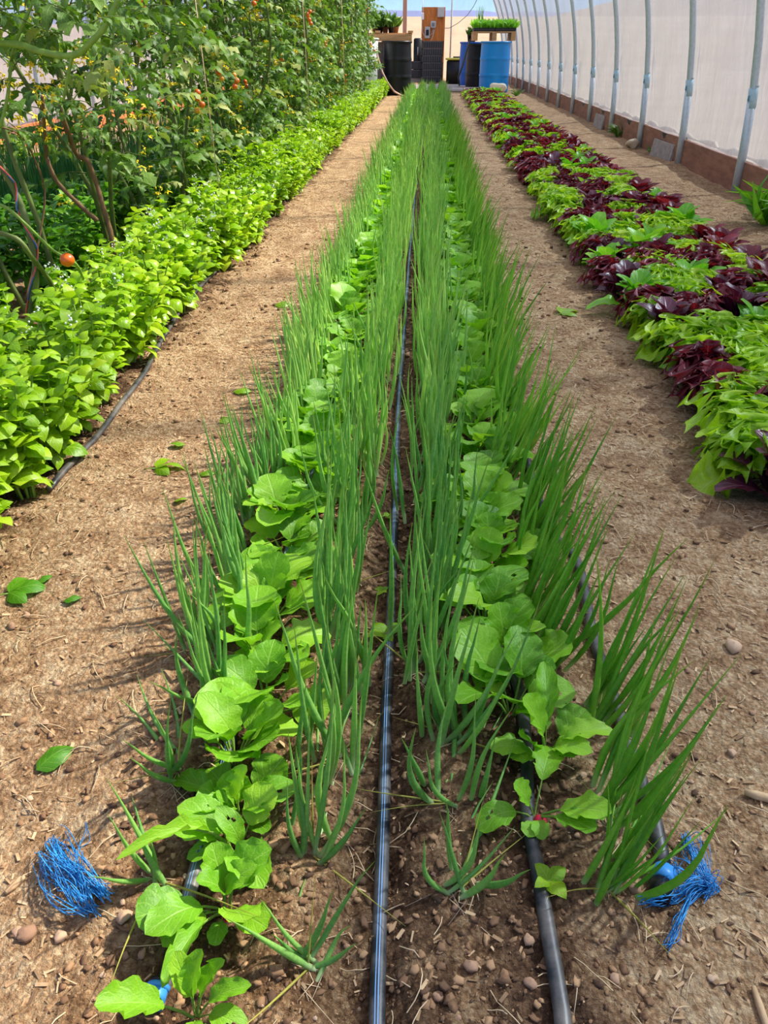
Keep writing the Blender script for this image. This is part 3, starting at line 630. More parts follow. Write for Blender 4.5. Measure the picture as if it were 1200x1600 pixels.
RN = {('L', 0): ((308, 1592), [(272, 1488, .085, 40), (316, 1484, .095, 40), (352, 1502, .09, 34), (384, 1538, .075, 36), (148, 1572, .12, 62), (378, 1600, .06, 44), (300, 1640, .06, 44)]),
      ('L', 1): ((352, 1424), [(234, 1448, .105, 66), (258, 1470, .085, 56), (316, 1372, .075, 46), (392, 1352, .085, 54), (418, 1452, .075, 56), (336, 1480, .055, 32), (256, 1528, .12, 32)]),
      ('L', 2): ((368, 1336), [(276, 1292, .09, 48), (340, 1374, .055, 40), (414, 1352, .06, 40), (208, 1312, .15, 26), (300, 1332, .06, 36), (352, 1270, .075, 40)]),
      ('L', 3): ((378, 1286), [(386, 1198, .095, 42), (338, 1246, .07, 40), (318, 1190, .10, 60), (270, 1212, .11, 44), (448, 1225, .09, 56), (420, 1300, .06, 34), (300, 1262, .09, 38)]),
      ('R', 0): ((834, 1278), [(802, 1226, .06, 48), (862, 1160, .10, 54), (956, 1272, .11, 56), (750, 1282, .075, 52), (826, 1306, .035, 32), (848, 1306, .035, 32), (930, 1300, .10, 44)]),
      ('R', 1): ((850, 1190), [(816, 1092, .11, 66), (945, 1132, .10, 44), (852, 1035, .12, 38), (770, 1165, .08, 44), (905, 1180, .07, 40), (800, 1180, .06, 42)])}
rad = []
for side, X in (('L', XR1), ('R', XR2)):
    pl = [gp(*RN[(side, k)][0]) for k in range(4 if side == 'L' else 2)]; y = pl[-1].y + .085
    while y < 17: pl.append(Vector((X + G(0, .016) * (1 if y < 3 else .5), y, 0))); y += (.088 if y < 4 else .125) * U(.85, 1.15)
    for i, p in enumerate(pl): rad.append((side, i, p))
for side, i, p in rad:
    z = gz(p.x, p.y) - .003; sn = 'left' if side == 'L' else 'right'
    lab = 'radish plant, %s from the near end of the %s radish row' % (words12[i], sn) if i < 20 else ('radish plant in the middle stretch of the %s radish row' % sn if p.y < 5 else 'radish plant in the far stretch of the %s radish row' % sn)
    grp = 'radishes of the %s row' % sn
    if p.y < 2.3:
        t = empty('radish_plant', (p.x, p.y, z), 0, lab, 'radish', grp)
        if (side, i) in RN:
            P = Vector((p.x, p.y, z))
            for tx, ty, L, wp in RN[(side, i)][1]:
                T = reach(P, tx, ty, L) - P; dep = (P - cam.location).dot(Ff); wid = wp / FPX * dep / 2 / .30
                link('leaf', rnd.choice(rl_me), t, frame_mat((0, 0, .002), T, Vector((-T.x * .8, -T.y * .8, T.length)), (wid * .92, T.length, T.length)))
            ex = radish_layout(n=9)[4:8] if i else []
            for m_, mw in ex: link('leaf', rl_me[radish_leaf.index(m_)], t, Matrix.Scale(.85, 4) @ mw)
        else:
            for m_, mw in radish_layout(): link('leaf', rl_me[radish_leaf.index(m_)], t, mw)
        rr = link('radish', rr_me, t); rr.location = (U(-.004, .004), U(-.004, .004), -.003)
        if (side, i) == ('R', 0): rr.location = (.006, -.008, .006); rr['label'] = 'red radish root showing above the soil'
    else:
        o = link('radish_plant', rnd.choice(r_mid if p.y < 5 else r_far)); o.location = (p.x, p.y, z); o.rotation_euler = (0, 0, U(0, 6.28)); s = U(.85, 1.15) * 1.08; o.scale = (s,) * 3
        tag(o, lab, 'radish', grp)

# basil
def basil_layout(lo=False, dens=1.0):
    lay, stems, flo = [], [], []; S = basil_lo if lo else basil_leaf
    for s_ in range(int(12 * dens)):
        a = s_ * 2.4 + G(0, .3); r0 = U(0, .02); sp = U(.02, .125); H = U(.18, .29) * (1 - sp * .9)
        b = Vector((math.cos(a) * r0, math.sin(a) * r0, 0)); tp = Vector((math.cos(a) * sp, math.sin(a) * sp, H))
        stems.append(tube([b, b.lerp(tp, .5) + Vector((0, 0, .02)), tp], [.0035, .0028, .002], 4, 1, False))
        nn = 7 if not lo else 6
        for k in range(nn):
            t = .18 + .82 * k / (nn - 1); q = b.lerp(tp, t) + Vector((0, 0, .02 * (1 - abs(2 * t - 1)))); L = (.050 if t < .7 else .038) * U(.8, 1.25); ph = k * 1.57 + a
            for g in (0, 1) if k < nn - 1 else (0, .5, 1, 1.5):
                an = ph + g * math.pi + G(0, .25); e = math.radians(U(-30, 36) + (20 if k == nn - 1 else 0)); d = Vector((math.cos(an) * math.cos(e), math.sin(an) * math.cos(e), math.sin(e)))
                w = U(.95, 1.2); lay.append((rnd.choice(S), frame_mat(q, d, Vector((-math.cos(an) * .35 + G(0, .25), -math.sin(an) * .35 + G(0, .25), 1)), (L * w, L, L))))
        if rnd.random() < .10:
            for k in range(9): flo.append(sphere(.0032, 5, 3, 1, 2).tf(Matrix.Translation(tp + Vector((G(0, .008), G(0, .008), .004 + k * .0035)))))
    return lay, stems, flo
bl_me = {mt: [mesh('leaf', relief(m, i / 5), mt) for i, m in enumerate(basil_leaf)] for mt in ('basil', 'basil_dark')}
def basil_full(lo):
    l, s, f = basil_layout(lo); return mesh('basil_plant', join([merge(l)] + s + f), ['basil', 'stem_green', 'flower_white'])
b_mid = [basil_full(False) for _ in range(5)]; b_far = [basil_full(True) for _ in range(5)]
def basil_d():
    l, s, f = basil_layout(False); return mesh('basil_plant', join([merge(l)] + s), ['basil_dark', 'stem_green'])
b_dk = [basil_d() for _ in range(3)]
for ri, (X, y0, y1, st, rn) in enumerate([(-.875, .80, 16.9, .155, 'front'), (-1.05, 1.1, 16.9, .170, 'back')]):
    y = y0; i = 0
    while y < y1:
        x = X + G(0, .02) + .05 * max(0, min(1, (2.3 - y) / .8)); z = gz(x, y) - .004
        lab = 'basil plant, %s from the near end in the %s line of the basil bed' % (words12[i], rn) if i < 20 else ('basil plant in the middle of the %s line of the basil bed' % rn if y < 6 else 'basil plant in the far end of the %s line of the basil bed' % rn)
        if y < 2.0:
            t = empty('basil_plant', (x, y, z), U(0, 6.28), lab, 'basil', 'basil plants, %s line' % rn); l, s_, f = basil_layout()
            for m_, mw in l: link('leaf', bl_me['basil'][basil_leaf.index(m_)], t, mw)
            d = join(s_); d.MI[:] = 0; obj('stems', d, 'stem_green', t)
            if f: d = join(f); d.MI[:] = 0; obj('flower_spike', d, 'flower_white', t)
        else:
            o = link('basil_plant', rnd.choice(b_mid if y < 5 else b_far)); o.location = (x, y, z); o.rotation_euler = (0, 0, U(0, 6.28)); s = U(.85, 1.15); o.scale = (s, s, s * U(.85, 1.1))
            tag(o, lab, 'basil', 'basil plants, %s line' % rn)
        y += st * U(.9, 1.1); i += 1
for i in range(44):
    x = -1.42 - .19 * (i % 2) + G(0, .03); y = 1.9 + .11 * i; o = link('basil_plant', rnd.choice(b_dk)); o.location = (x, y, gz(x, y)); o.rotation_euler = (0, 0, U(0, 6.28)); s = U(.85, 1.15); o.scale = (s, s, s)
    tag(o, 'shaded basil plant growing behind the tomato stems', 'basil', 'shaded basil behind the tomatoes')
for i in range(16):
    x = -3.25 + G(0, .06); y = 3.4 + .24 * i; o = link('basil_plant', b_mid[i % 5]); o.location = (x, y, gz(x, y)); o.rotation_euler = (0, 0, U(0, 6.28)); o.scale = (.9, .9, .7)
    tag(o, 'bright low basil plant by the orange baseboard of the left wall', 'basil', 'basil by the left wall')

# lettuce
def lettuce_layout(kind, lo=False):
    lay = []; n = {'oak': 30, 'rom': 16}[kind] - (9 if lo else 0); a0 = U(0, 6.28)
    for i in range(n):
        q = i / n; a = a0 + i * 2.4; e = math.radians(20 + 62 * q ** .6 + G(0, 9)); L = (.118 if kind == 'oak' else .140) * (1 - .12 * q) * U(.85, 1.2)
        d = Vector((math.cos(a) * math.cos(e), math.sin(a) * math.cos(e), math.sin(e))); b = Vector((math.cos(a) * .008, math.sin(a) * .008, .004 + .012 * q))
        S = (oak_lo if lo else oak_leaf) if kind == 'oak' else rom_leaf
        lay.append((rnd.choice(S), frame_mat(b, d, Vector((-math.cos(a) * .8, -math.sin(a) * .8, 1)), (L * U(.7, 1.0), L, L))))
    return lay
lk = {'green frilly': ('oak', 'lettuce_green'), 'dark red frilly': ('oak', 'lettuce_red'), 'green smooth-leaved': ('rom', 'lettuce_mid'), 'dark red upright': ('rom', 'lettuce_red'), 'purple smooth-leaved': ('rom', 'lettuce_purple')}
ll_me = {k: [mesh('leaf', relief(m, i / 6), v[1]) for i, m in enumerate(oak_leaf if v[0] == 'oak' else rom_leaf)] for k, v in lk.items()}
l_mid = {k: [mesh('lettuce', merge(lettuce_layout(v[0])), v[1]) for _ in range(3)] for k, v in lk.items()}
l_far = {k: [mesh('lettuce', merge(lettuce_layout(v[0], True)), v[1]) for _ in range(3)] for k, v in lk.items()}
def lkind(x, y):
    if x < .83 and y < 1.72: return 'purple smooth-leaved' if y < 1.5 else 'green frilly'
    v = vnoise(np.array([x * 4.0 + 3.3]), np.array([y * 2.6 + 7]))[0] * .45 + G(0, .25)
    if v > (.0 if x < 1.2 else -.12): return ('dark red frilly' if rnd.random() < .8 else 'purple smooth-leaved') if x < 1.2 else 'dark red upright'
    return 'green frilly' if rnd.random() < .86 else 'green smooth-leaved'
LX = [.765, .89, 1.015, 1.14, 1.265]; lrest = []
y = 1.30; cnt = [0] * 5
while y < 17.4:
    for ci, X in enumerate(LX):
        x = X + G(0, .02) ; yy = y + (.075 if ci % 2 else 0) + G(0, .015)
        if yy < 1.42: continue
        li = cnt[ci]; cnt[ci] += 1
        k = lkind(x, yy); z = gz(x, yy) - .004
        ln = ['path-side line', 'second line from the path', 'middle line', 'second line from the wall', 'wall-side line'][ci]
        if yy < 3.0:
            lab = '%s lettuce, %s from the camera in the %s' % (k, words12[li], ln)
            t = empty('lettuce', (x, yy, z), U(0, 6.28), lab, 'lettuce', 'lettuces, ' + ln); S = oak_leaf if lk[k][0] == 'oak' else rom_leaf
            sc = U(.92, 1.1)
            for m_, mw in lettuce_layout(lk[k][0]): link('leaf', ll_me[k][S.index(m_)], t, Matrix.Scale(sc, 4) @ mw)
        elif yy < 8.6:
            lab = '%s lettuce, %s stretch of the %s' % (k, 'middle' if yy < 5 else 'far', ln)
            o = link('lettuce', rnd.choice((l_mid if yy < 6 else l_far)[k])); o.location = (x, yy, z); o.rotation_euler = (0, 0, U(0, 6.28)); s = U(.85, 1.15); o.scale = (s,) * 3
            tag(o, lab, 'lettuce', '%s lettuces, %s' % (k, ln))
        else: lrest.append((k, x, yy, z))
    y += .122
for k in lk:
    lm = [merge(lettuce_layout(lk[k][0], True)) for _ in range(2)]
    L_ = [rnd.choice(lm).tf(Matrix.Translation((x, yy, z)) @ Matrix.Rotation(U(0, 6.28), 4, 'Z'), U(0, 1)) for kk, x, yy, z in lrest if kk == k]
    if L_: tag(obj('lettuce_rows', join(L_), lk[k][1]), 'far %s lettuces at the barrel end of the lettuce bed' % k, 'lettuce', None, 'stuff')

# tomatoes
def tomato_leaf(i, lo=False, curl=1.0):
    r = random.Random(200 + i); parts = []; P = []
    cz = lambda t: .10 * math.sin(t * 2.2) - .42 * t * t * (.6 + .15 * (i % 3))
    for k in range(6): t = k / 5; P.append(Vector((.04 * math.sin(t * 3 + i), t, cz(t))))
    parts.append(tube(P, [.014, .011, .009, .007, .006, .004], 4, 1, False))
    def q(t): k = min(4, int(t * 5)); return P[k].lerp(P[k + 1], t * 5 - k)
    for t, side, L in [(.25, 1, .30), (.27, -1, .30), (.45, 1, .15), (.5, -1, .36), (.53, 1, .36), (.66, -1, .14), (.76, 1, .34), (.78, -1, .33), (.97, 0, .42)]:
        L *= r.uniform(.85, 1.15); a = side * r.uniform(.9, 1.35)
        d = Vector((math.sin(a), math.cos(a), r.uniform(-.7, -.05) * curl)); bl = blade(tom_out, 3 if lo else 7, 1 if lo else 2, arch=.06, cup=r.uniform(-.5, .55), ruf=.06, rf=2, lobe=.0 if lo else .46, lf=2.6, seed=300 + i * 11 + int(t * 50), droop=r.uniform(.1, .6), twist=r.uniform(-1, 1), y0=.1)
        parts.append(bl.tf(frame_mat(q(t), d, (r.uniform(-.4, .4), 0, 1), (L * 1.25, L, L)), r.random()))
    return join(parts)
tl = variants(lambda i: tomato_leaf(i), 6); tl_lo = variants(lambda i: tomato_leaf(i, True), 5)
flower = join([blade(ov(1, .2), 2, 1, arch=.1, cup=.1, seed=k, mi=0).tf(frame_mat((0, 0, 0), (math.cos(k * 1.256), math.sin(k * 1.256), -.35), (0, 0, 1), (.016,) * 3)) for k in range(5)] + [sphere(.003, 5, 4).tf(Matrix.Translation((0, 0, .001)))])
def flower_cluster(): return join([flower.tf(Matrix.Translation((G(0, .02), G(0, .02), G(0, .022))) @ Matrix.Rotation(U(0, 6), 4, 'Z') @ Matrix.Rotation(U(-1.4, 1.4), 4, 'X') @ Matrix.Scale(U(.9, 1.5), 4)) for _ in range(6)])
fl_me = [mesh('flower_cluster', flower_cluster(), 'flower_yellow') for _ in range(4)]
fr_me = mesh('tomato', sphere(.0125, 10, 8, .95), 'tomato_fruit'); fr2_me = mesh('unripe_tomato', sphere(.011, 10, 8, .95), 'tomato_green')
tleaf_me = {'n': [mesh('leaf', m, ['tomato', 'stem_tomato']) for m in tl], 'p': [mesh('leaf', m, ['tomato_pale', 'stem_tomato']) for m in tl]}
def tomato_layout(nst=3, dens=1.0, hmin=.22, lo=False, spread=.20):
    """stems and leaf frames of one vine; origin at its foot"""
    stems, lay, clus = [], [], []
    for s_ in range(nst):
        x, y = G(0, .02), G(0, .03); a = U(0, 6.28); P = []; tx, ty = G(0, spread * .7), G(0, .22)
        H = U(1.7, 2.15)
        for k in range(13):
            t = k / 12; P.append(Vector((x + tx * math.sin(t * 2.5) + .03 * math.sin(t * 11 + a), y + ty * math.sin(t * 2) + .035 * math.sin(t * 9 + a * 2), H * t - .02)))
        stems.append(tube(P, [.0105 - .006 * k / 12 for k in range(13)], 6, 0, False))
        h = hmin + U(0, .08)
        while h < H:
            t = h / H * 12; k = min(11, int(t)); q = P[k].lerp(P[k + 1], t - k); an = U(0, 6.28)
            e = U(-.25, .7); L = U(.12, .22); d = Vector((math.cos(an), math.sin(an), e))
            lay.append((rnd.randrange(5), frame_mat(q, d, (0, 0, 1), (L, L, L)), rnd.random() < .10)); 
            if rnd.random() < .17: clus.append((q + Vector((math.cos(an + 1) * U(.05, .16), math.sin(an + 1) * .1, U(-.05, .02))), q))
            h += U(.022, .046) / dens
    return stems, lay, clus
def tomato_plant(x, y, label, full, dens=1.0, hmin=.22, nst=3, proto=None):
    z = gz(x, y); t = empty('tomato_vine', (x, y, z), 0, label, 'tomato plant', 'tomato vines behind the basil bed')
    stems, lay, clus = proto or tomato_layout(nst, dens, hmin)
    for s_ in stems: obj('stem', s_, 'stem_tomato', t)
    for v, mw, pale in lay: link('leaf', tleaf_me['p' if pale else 'n'][v], t, mw)
    tr = []
    for q, s0 in clus:
        o = link('flower_cluster', rnd.choice(fl_me), t, Matrix.Translation(q)); tr.append(tube([s0, (s0 + q) / 2 + Vector((0, 0, .02)), q], .0016, 4, 0, False))
    if tr: obj('truss_stalks', join(tr), 'stem_tomato', t)
    return t
def far_proto_t():
    st, lay, clus = tomato_layout(3, 1.0, .2); tb = []
    L = [tl_lo[v].tf(mw) for v, mw, p in lay]
    d1 = join(L); return (mesh('stem', join(st), 'stem_tomato'), mesh('foliage', d1, ['tomato', 'stem_tomato']), clus)
def mid_proto_t():
    st, lay, clus = tomato_layout(3, 1.0, .2)
    a = [tl[v].tf(mw) for v, mw, p in lay if not p]; b = [tl[v].tf(mw) for v, mw, p in lay if p]
    return (mesh('stem', join(st), 'stem_tomato'), mesh('foliage', join(a), ['tomato', 'stem_tomato']), clus, mesh('withering_foliage', join(b), ['tomato_pale', 'stem_tomato']) if b else None)
tp_mid = [mid_proto_t() for _ in range(4)]; tp_far = [far_proto_t() for _ in range(5)]
TY = [2.35, 2.95, 3.5]
tomato_plant(-1.32, 2.62, 'open sparse tomato vine second from the near end with the white wall showing through', True, .42, .55, 2)
tomato_plant(-1.24, 3.15, 'tomato vine third from the near end with bare brown lower stems', True, .62, .42, 3)
y = 3.6; i = 0
while y < 15.9:
    p = tp_mid[i % 4] if y < 8 else tp_far[i % 5]; x = -1.24 + G(0, .05)
    lab = 'leafy tomato vine, %s from the near end behind the basil bed' % words12[3 + i] if i < 9 else 'leafy tomato vine in the far stretch behind the basil bed'
    t = empty('tomato_vine', (x, y, gz(x, y)), rnd.choice([0, math.pi]) + G(0, .3), lab, 'tomato plant', 'tomato vines behind the basil bed')
    link('stems', p[0], t); link('foliage', p[1], t)
    if len(p) > 3 and p[3]: link('withering_foliage', p[3], t)
    for q, s0 in p[2][::1 if y < 8 else 2]:
        link('flower_cluster', rnd.choice(fl_me), t, Matrix.Translation(q))
    for _ in range(2):
        q = Vector((U(-.05, .3) * (1 if abs(t.rotation_euler.z) < 1 else -1), U(-.2, .2), U(.5, 1.5)))
        for k in range(rnd.randint(1, 4)): link('tomato', rnd.choice([fr_me, fr_me, fr2_me]), t, Matrix.Translation(q + Vector((G(0, .012), G(0, .012), -.024 * k))) @ Matrix.Scale(1.15, 4))
    y += .40 * U(.9, 1.1); i += 1
# the nearest vine, its stems where the photograph shows them
t = empty('tomato_vine', (0, 0, 0), 0, 'nearest tomato vine with thick bare stems and one ripe orange tomato', 'tomato plant', 'tomato vines behind the basil bed')
foot = Vector((-1.24, 2.05, 0)); t.location = foot
def stemline(pts, r0, r1, nm='stem', mat='stem_tomato', n=8):
    P = [pixd(x, y, d) - foot for x, y, d in pts]; Q = []
    for i in range(len(P) - 1):
        p0, a, b, p3 = P[max(i - 1, 0)], P[i], P[i + 1], P[min(i + 2, len(P) - 1)]
        for k in range(4):
            u = k / 4; Q.append(.5 * ((2 * a) + (b - p0) * u + (2 * p0 - 5 * a + 4 * b - p3) * u * u + (3 * a - p0 - 3 * b + p3) * u ** 3))
    Q.append(P[-1]); k = len(Q)
    return obj(nm, tube(Q, [(r0 + (r1 - r0) * i / (k - 1)) * (1 + .12 * math.sin(i * 2.1)) for i in range(k)], n, 0), mat, t), Q
s1, Q1 = stemline([(38, 545, 2.05), (46, 500, 2.06), (56, 420, 2.06), (42, 350, 2.08), (28, 310, 2.1), (0, 255, 2.1), (-40, 190, 2.12), (-60, 60, 2.15)], .0105, .008)
stemline([(48, 540, 2.05), (-30, 480, 2.05), (-80, 440, 2.05)], .008, .007)
stemline([(94, 480, 2.15), (78, 440, 2.12), (48, 400, 2.0), (30, 376, 1.98), (0, 364, 1.98), (-60, 350, 2.0)], .007, .006)
stemline([(130, 436, 2.2), (118, 412, 2.1), (84, 392, 2.05), (52, 362, 2.02), (20, 332, 2.0), (0, 320, 2.0), (-50, 300, 2.0)], .0036, .005, mat='stem_green')
stemline([(178, 400, 2.75), (172, 360, 2.76), (160, 320, 2.78), (150, 285, 2.8), (136, 250, 2.8), (118, 238, 2.8), (90, 160, 2.7)], .010, .008, mat='stem_brown')
stemline([(152, 345, 2.7), (122, 318, 2.7), (90, 285, 2.7), (76, 255, 2.7), (72, 235, 2.7), (66, 150, 2.6)], .008, .006, mat='stem_brown')
stemline([(236, 290, 3.1), (192, 272, 3.1), (160, 245, 3.0), (150, 215, 2.9), (128, 180, 2.8)], .005, .004, mat='stem_green')
stemline([(-30, 66, 1.9), (30, 70, 1.9), (62, 80, 1.88), (113, 87, 1.86), (146, 62, 1.85), (166, 38, 1.85), (186, -4, 1.85), (200, -40, 1.85)], .0068, .0064, mat='stem_green')
stemline([(113, 86, 1.86), (108, 110, 1.86), (103, 135, 1.87), (99, 158, 1.88)], .0045, .003, mat='stem_green')
stemline([(0, 200, 1.95), (12, 150, 1.95), (20, 80, 1.95), (36, 40, 1.95), (60, -20, 1.95)], .004, .0035, mat='stem_green')
stemline([(40, 470, 2.2), (60, 380, 2.3), (70, 300, 2.35), (50, 240, 2.3), (30, 210, 2.25), (0, 198, 2.2)], .003, .002, mat='stem_brown')
fr = link('tomato', mesh('tomato', sphere(.0188, 20, 14, .93), 'tomato_fruit'), t, Matrix.Translation(pixd(105, 406, 2.03) - foot)); fr['label'] = 'ripe orange tomato'
link('calyx', mesh('calyx', join([blade(ov(1, .12), 3, 1, arch=.1, cup=.1, seed=k).tf(frame_mat((0, 0, 0), (math.cos(k * 1.05), math.sin(k * 1.05), .3), (0, 0, 1), (.014,) * 3)) for k in range(6)]), 'stem_green'), t, Matrix.Translation(pixd(105, 406, 2.03) - foot + Vector((0, 0, .017))))
# tie strings twisted round the near stem
def spiral(Q, r, a0, turns, i0, i1):
    P = []
    for k in range((i1 - i0) * 4):
        f = i0 + k / 4; i = int(f); q = Q[i].lerp(Q[min(i + 1, len(Q) - 1)], f - i); a = a0 + turns * 6.28 * k / ((i1 - i0) * 4)
        P.append(q + Vector((math.cos(a) * r, -abs(math.sin(a)) * r, .0)))
    return P
obj('tie_string', tube(spiral(Q1, .0125, .4, 2.2, 2, 20), .0026, 5), 'string_red', t); obj('tie_string', tube(spiral(Q1, .0125, 2.0, 2.2, 4, 22), .0022, 5), 'string_blue', t)
# foliage of the near vine, sparse
for (x, y, d, L) in [(20, 40, 1.9, .16), (70, 20, 1.95, .18), (130, 30, 2.0, .17), (150, 52, 1.86, .13), (40, 100, 2.0, .12), (90, 120, 2.0, .12), (140, 130, 2.2, .14), (190, 60, 2.1, .18), (220, 20, 2.2, .2), (190, 110, 2.3, .16), (20, 150, 2.0, .11),
                     (30, 190, 2.1, .11), (110, 175, 2.3, .14), (150, 190, 2.4, .15), (160, 130, 2.3, .16), (220, 130, 2.5, .18), (240, 80, 2.5, .18), (200, 160, 2.6, .18), (10, 10, 1.9, .2), (100, 0, 2.0, .2), (170, 20, 2.1, .18), (50, 60, 2.1, .13), (0, 90, 2.0, .12), (125, 215, 2.5, .12),
                     (60, 210, 2.3, .1), (230, 190, 2.7, .18), (100, 60, 2.2, .15), (200, 210, 2.8, .15), (40, -20, 2., .2), (250, -10, 2.3, .2), (150, -30, 2.1, .22), (210, -40, 2.1, .22),
                     (12, 215, 2.0, .10), (78, 150, 2.15, .13), (118, 148, 2.25, .14), (172, 165, 2.45, .16), (182, 195, 2.5, .14), (90, 90, 2.1, .14), (60, 125, 2.1, .12), (20, 60, 2.0, .14), (45, 25, 2.0, .17), (84, 40, 2.05, .16), (118, 12, 2.05, .16), (208, 96, 2.4, .17), (240, 150, 2.6, .18), (250, 40, 2.4, .2), (228, 232, 2.8, .14), (142, 240, 2.7, .12), (5, 35, 1.95, .16), (64, -5, 1.95, .18)]:
    L *= .72
    for _ in range(1 if y > 90 else 2):
        an = U(0, 6.28); p = pixd(x + G(0, 14), y + G(0, 12), d + G(0, .05)) - foot
        link('leaf', rnd.choice(tleaf_me['n' if rnd.random() < .93 else 'p']), t, frame_mat(p, (math.cos(an), math.sin(an), U(-.3, .4)), (0, 0, 1), (L,) * 3))
for x, y, d in [(42, 112, 1.95), (66, 118, 1.95), (76, 123, 1.95), (8, 122, 1.95), (64, 148, 2.0), (130, 98, 2.0), (176, 116, 2.1), (160, 10, 2.0), (208, 142, 2.3), (104, 318, 2.6), (232, 180, 2.6), (205, 190, 2.6), (285, 45, 2.8)]:
    link('flower_cluster', rnd.choice(fl_me), t, Matrix.Translation(pixd(x, y, d) - foot) @ Matrix.Scale(.62, 4))
# support strings
for k, (x, y0_, d) in enumerate([(300, 0, 3.6), (470, 0, 6.2), (532, 0, 9), (548, 0, 10.5), (560, 0, 12)]):
    a = pixd(x, -40, d); b = Vector((a.x + .02, d, .25))
    tag(obj('support_string', tube([a, a.lerp(b, .5), b], .0022 + .0004 * k, 5), 'root'), 'pale support string hanging down among the tomato vines, %s from the camera' % words12[k], 'string', 'support strings')

# =================================================================== GROUND LITTER
def rock(r, seed, n=9, m=6, am=.07):
    d = sphere(r, n, m); q = random.Random(seed); f = [Vector((q.gauss(0, 1), q.gauss(0, 1), q.gauss(0, 1))).normalized() for _ in range(7)]
    for i, v in enumerate(d.V):
        vv = Vector(v); L = vv.length; u = vv / max(L, 1e-6); k = 1 + sum(am * math.sin(3 * u.dot(g) * 1.7 + j) for j, g in enumerate(f)); d.V[i] = (vv * k)[:]
    return d
rk = [mesh('pebble', rock(1, i), 'pebble') for i in range(6)]; rkc = mesh('rock', rock(1, 9, 14, 10), 'rock_cream')
def pebble(px, py, w, lab, grp=None, me=None, fl=.6, asp=1.3, rz=None, sink=.35, nm='pebble'):
    p = gp(px, py); dep = (p - cam.location).dot(Ff); r = w / 2 / FPX * dep; o = link(nm, me or rnd.choice(rk)); o.location = (p.x, p.y, p.z + r * fl * (1 - sink) - r * .1)
    o.scale = (r, r / asp if asp > 1 else r * asp, r * fl); o.rotation_euler = (G(0, .15), G(0, .15), rz if rz is not None else U(0, 3.14)); tag(o, lab, 'pebble' if nm == 'pebble' else 'rock', grp); return o
PB = [(992, 1391, 22, 'smooth tan pebble beside the right blue twine'), (826, 1470, 22, 'round brown pebble left of the grey hose'), (683, 1558, 20, 'orange-brown pebble at the bottom near the striped hose'), (1062, 1473, 15, 'small grey pebble under the right blue twine end'),
      (195, 1434, 26, 'round tan stone right of the left blue twine'), (376, 1438, 1, None), (402, 1340, 14, None), (187, 1300, 1, None), (92, 1400, 1, None), (230, 1540, 1, None), (828, 1538, 22, 'half buried brown pebble left of the grey hose near the bottom'), (656, 1500, 1, None),
      (42, 1462, 34, 'flat pale stone in the lower left soil, right of its twin'), (28, 1458, 22, 'narrow flat stone at the lower left, left of its twin'), (95, 1466, 24, 'flat pale stone in the lower left soil nearest the blue twine'), (196, 1494, 16, 'white pebble by the dug hollow at lower left'), (223, 1492, 17, 'cream pebble by the dug hollow at lower left'),
      (90, 1068, 14, 'pale pebble on the left path beside the first scallions'), (1143, 1178, 16, 'pale pebble on the right path near the long stick'), (1145, 1014, 30, 'broad flat pale stone on the right path'), (18, 980, 16, 'pale pebble by the near corner of the basil bed'), (42, 962, 13, 'small buff pebble near the corner of the basil bed'),
      (712, 1420, 16, 'pinkish pebble in front of the small inner right scallions'), (735, 1512, 26, 'knobbly clod stone at the bottom right of the striped hose'), (960, 1530, 20, 'tan stone in the lower right soil'), (1112, 1530, 16, 'buff stone at the lower right corner'), (640, 985, 18, 'pale stone between the rows right of the striped hose'), (566, 1205, 14, 'small tan stone left of the striped hose')]
for a in PB:
    if a[3] and a[2] > 1: pebble(*a[:4])
for i in range(60):
    x, y = U(20, 1190), U(1000, 1595)
    pebble(x, y, U(7, 13), 'small tan pebble scattered in the bare soil', 'small pebbles in the soil')
pebble(987, 231, 20, 'cream rock lying by the right baseboard', None, rkc, .75, 1.1, 0, .1, 'rock')
# clods, chips, straw: uncountable litter, one object each
def scat(n, f, xr, yr, dens=None):
    L = []
    for _ in range(n):
        for _t in range(20):
            y = yr[0] + (yr[1] - yr[0]) * rnd.random() ** 1.7; x = U(*xr)
            if dens is None or rnd.random() < dens(x, y): break
        L.append(f(x, y))
    return join(L)
cr = [rock(1, 30 + i, 5, 4, .14) for i in range(8)]
beddens = lambda x, y: 1.0 if (abs(x + .055) < .30) else (.6 if -.92 < x < -.74 else (.28 if y < .75 else .10))
def clod(x, y): r = (.0009 + .0052 * rnd.random() ** 4.0) * (1 + .25 * y); return rnd.choice(cr).tf(Matrix.Translation((x, y, gz(x, y) + r * .2)) @ Matrix.Rotation(U(0, 6), 4, 'Z') @ Matrix.Diagonal((r * U(.9, 1.5), r * U(.6, 1), r * U(.4, .8), 1)), U(0, 1))
tag(obj('soil_clods', scat(17000, clod, (-1.0, 1.3), (.28, 4.0), beddens), 'clod'), 'loose crumbs and clods of brown soil over the beds', 'soil', None, 'stuff')
def chip(x, y):
    l = U(.004, .013) * (1 + .12 * y); a = U(0, 3.14); return box((0, 0, 0), (l, l * U(.12, .35), l * .08)).tf(Matrix.Translation((x, y, gz(x, y) + l * .12)) @ Matrix.Rotation(a, 4, 'Z') @ Matrix.Rotation(G(0, .25), 4, 'X') @ Matrix.Rotation(G(0, .2), 4, 'Y'), U(0, 1))
tag(obj('wood_chips', scat(16000, chip, (-1.2, 1.9), (.3, 6.0), lambda x, y: .35 if abs(x + .055) < .3 else 1), 'chip', None, None, False), 'fine tan wood chips strewn over the paths', 'wood chips', None, 'stuff')
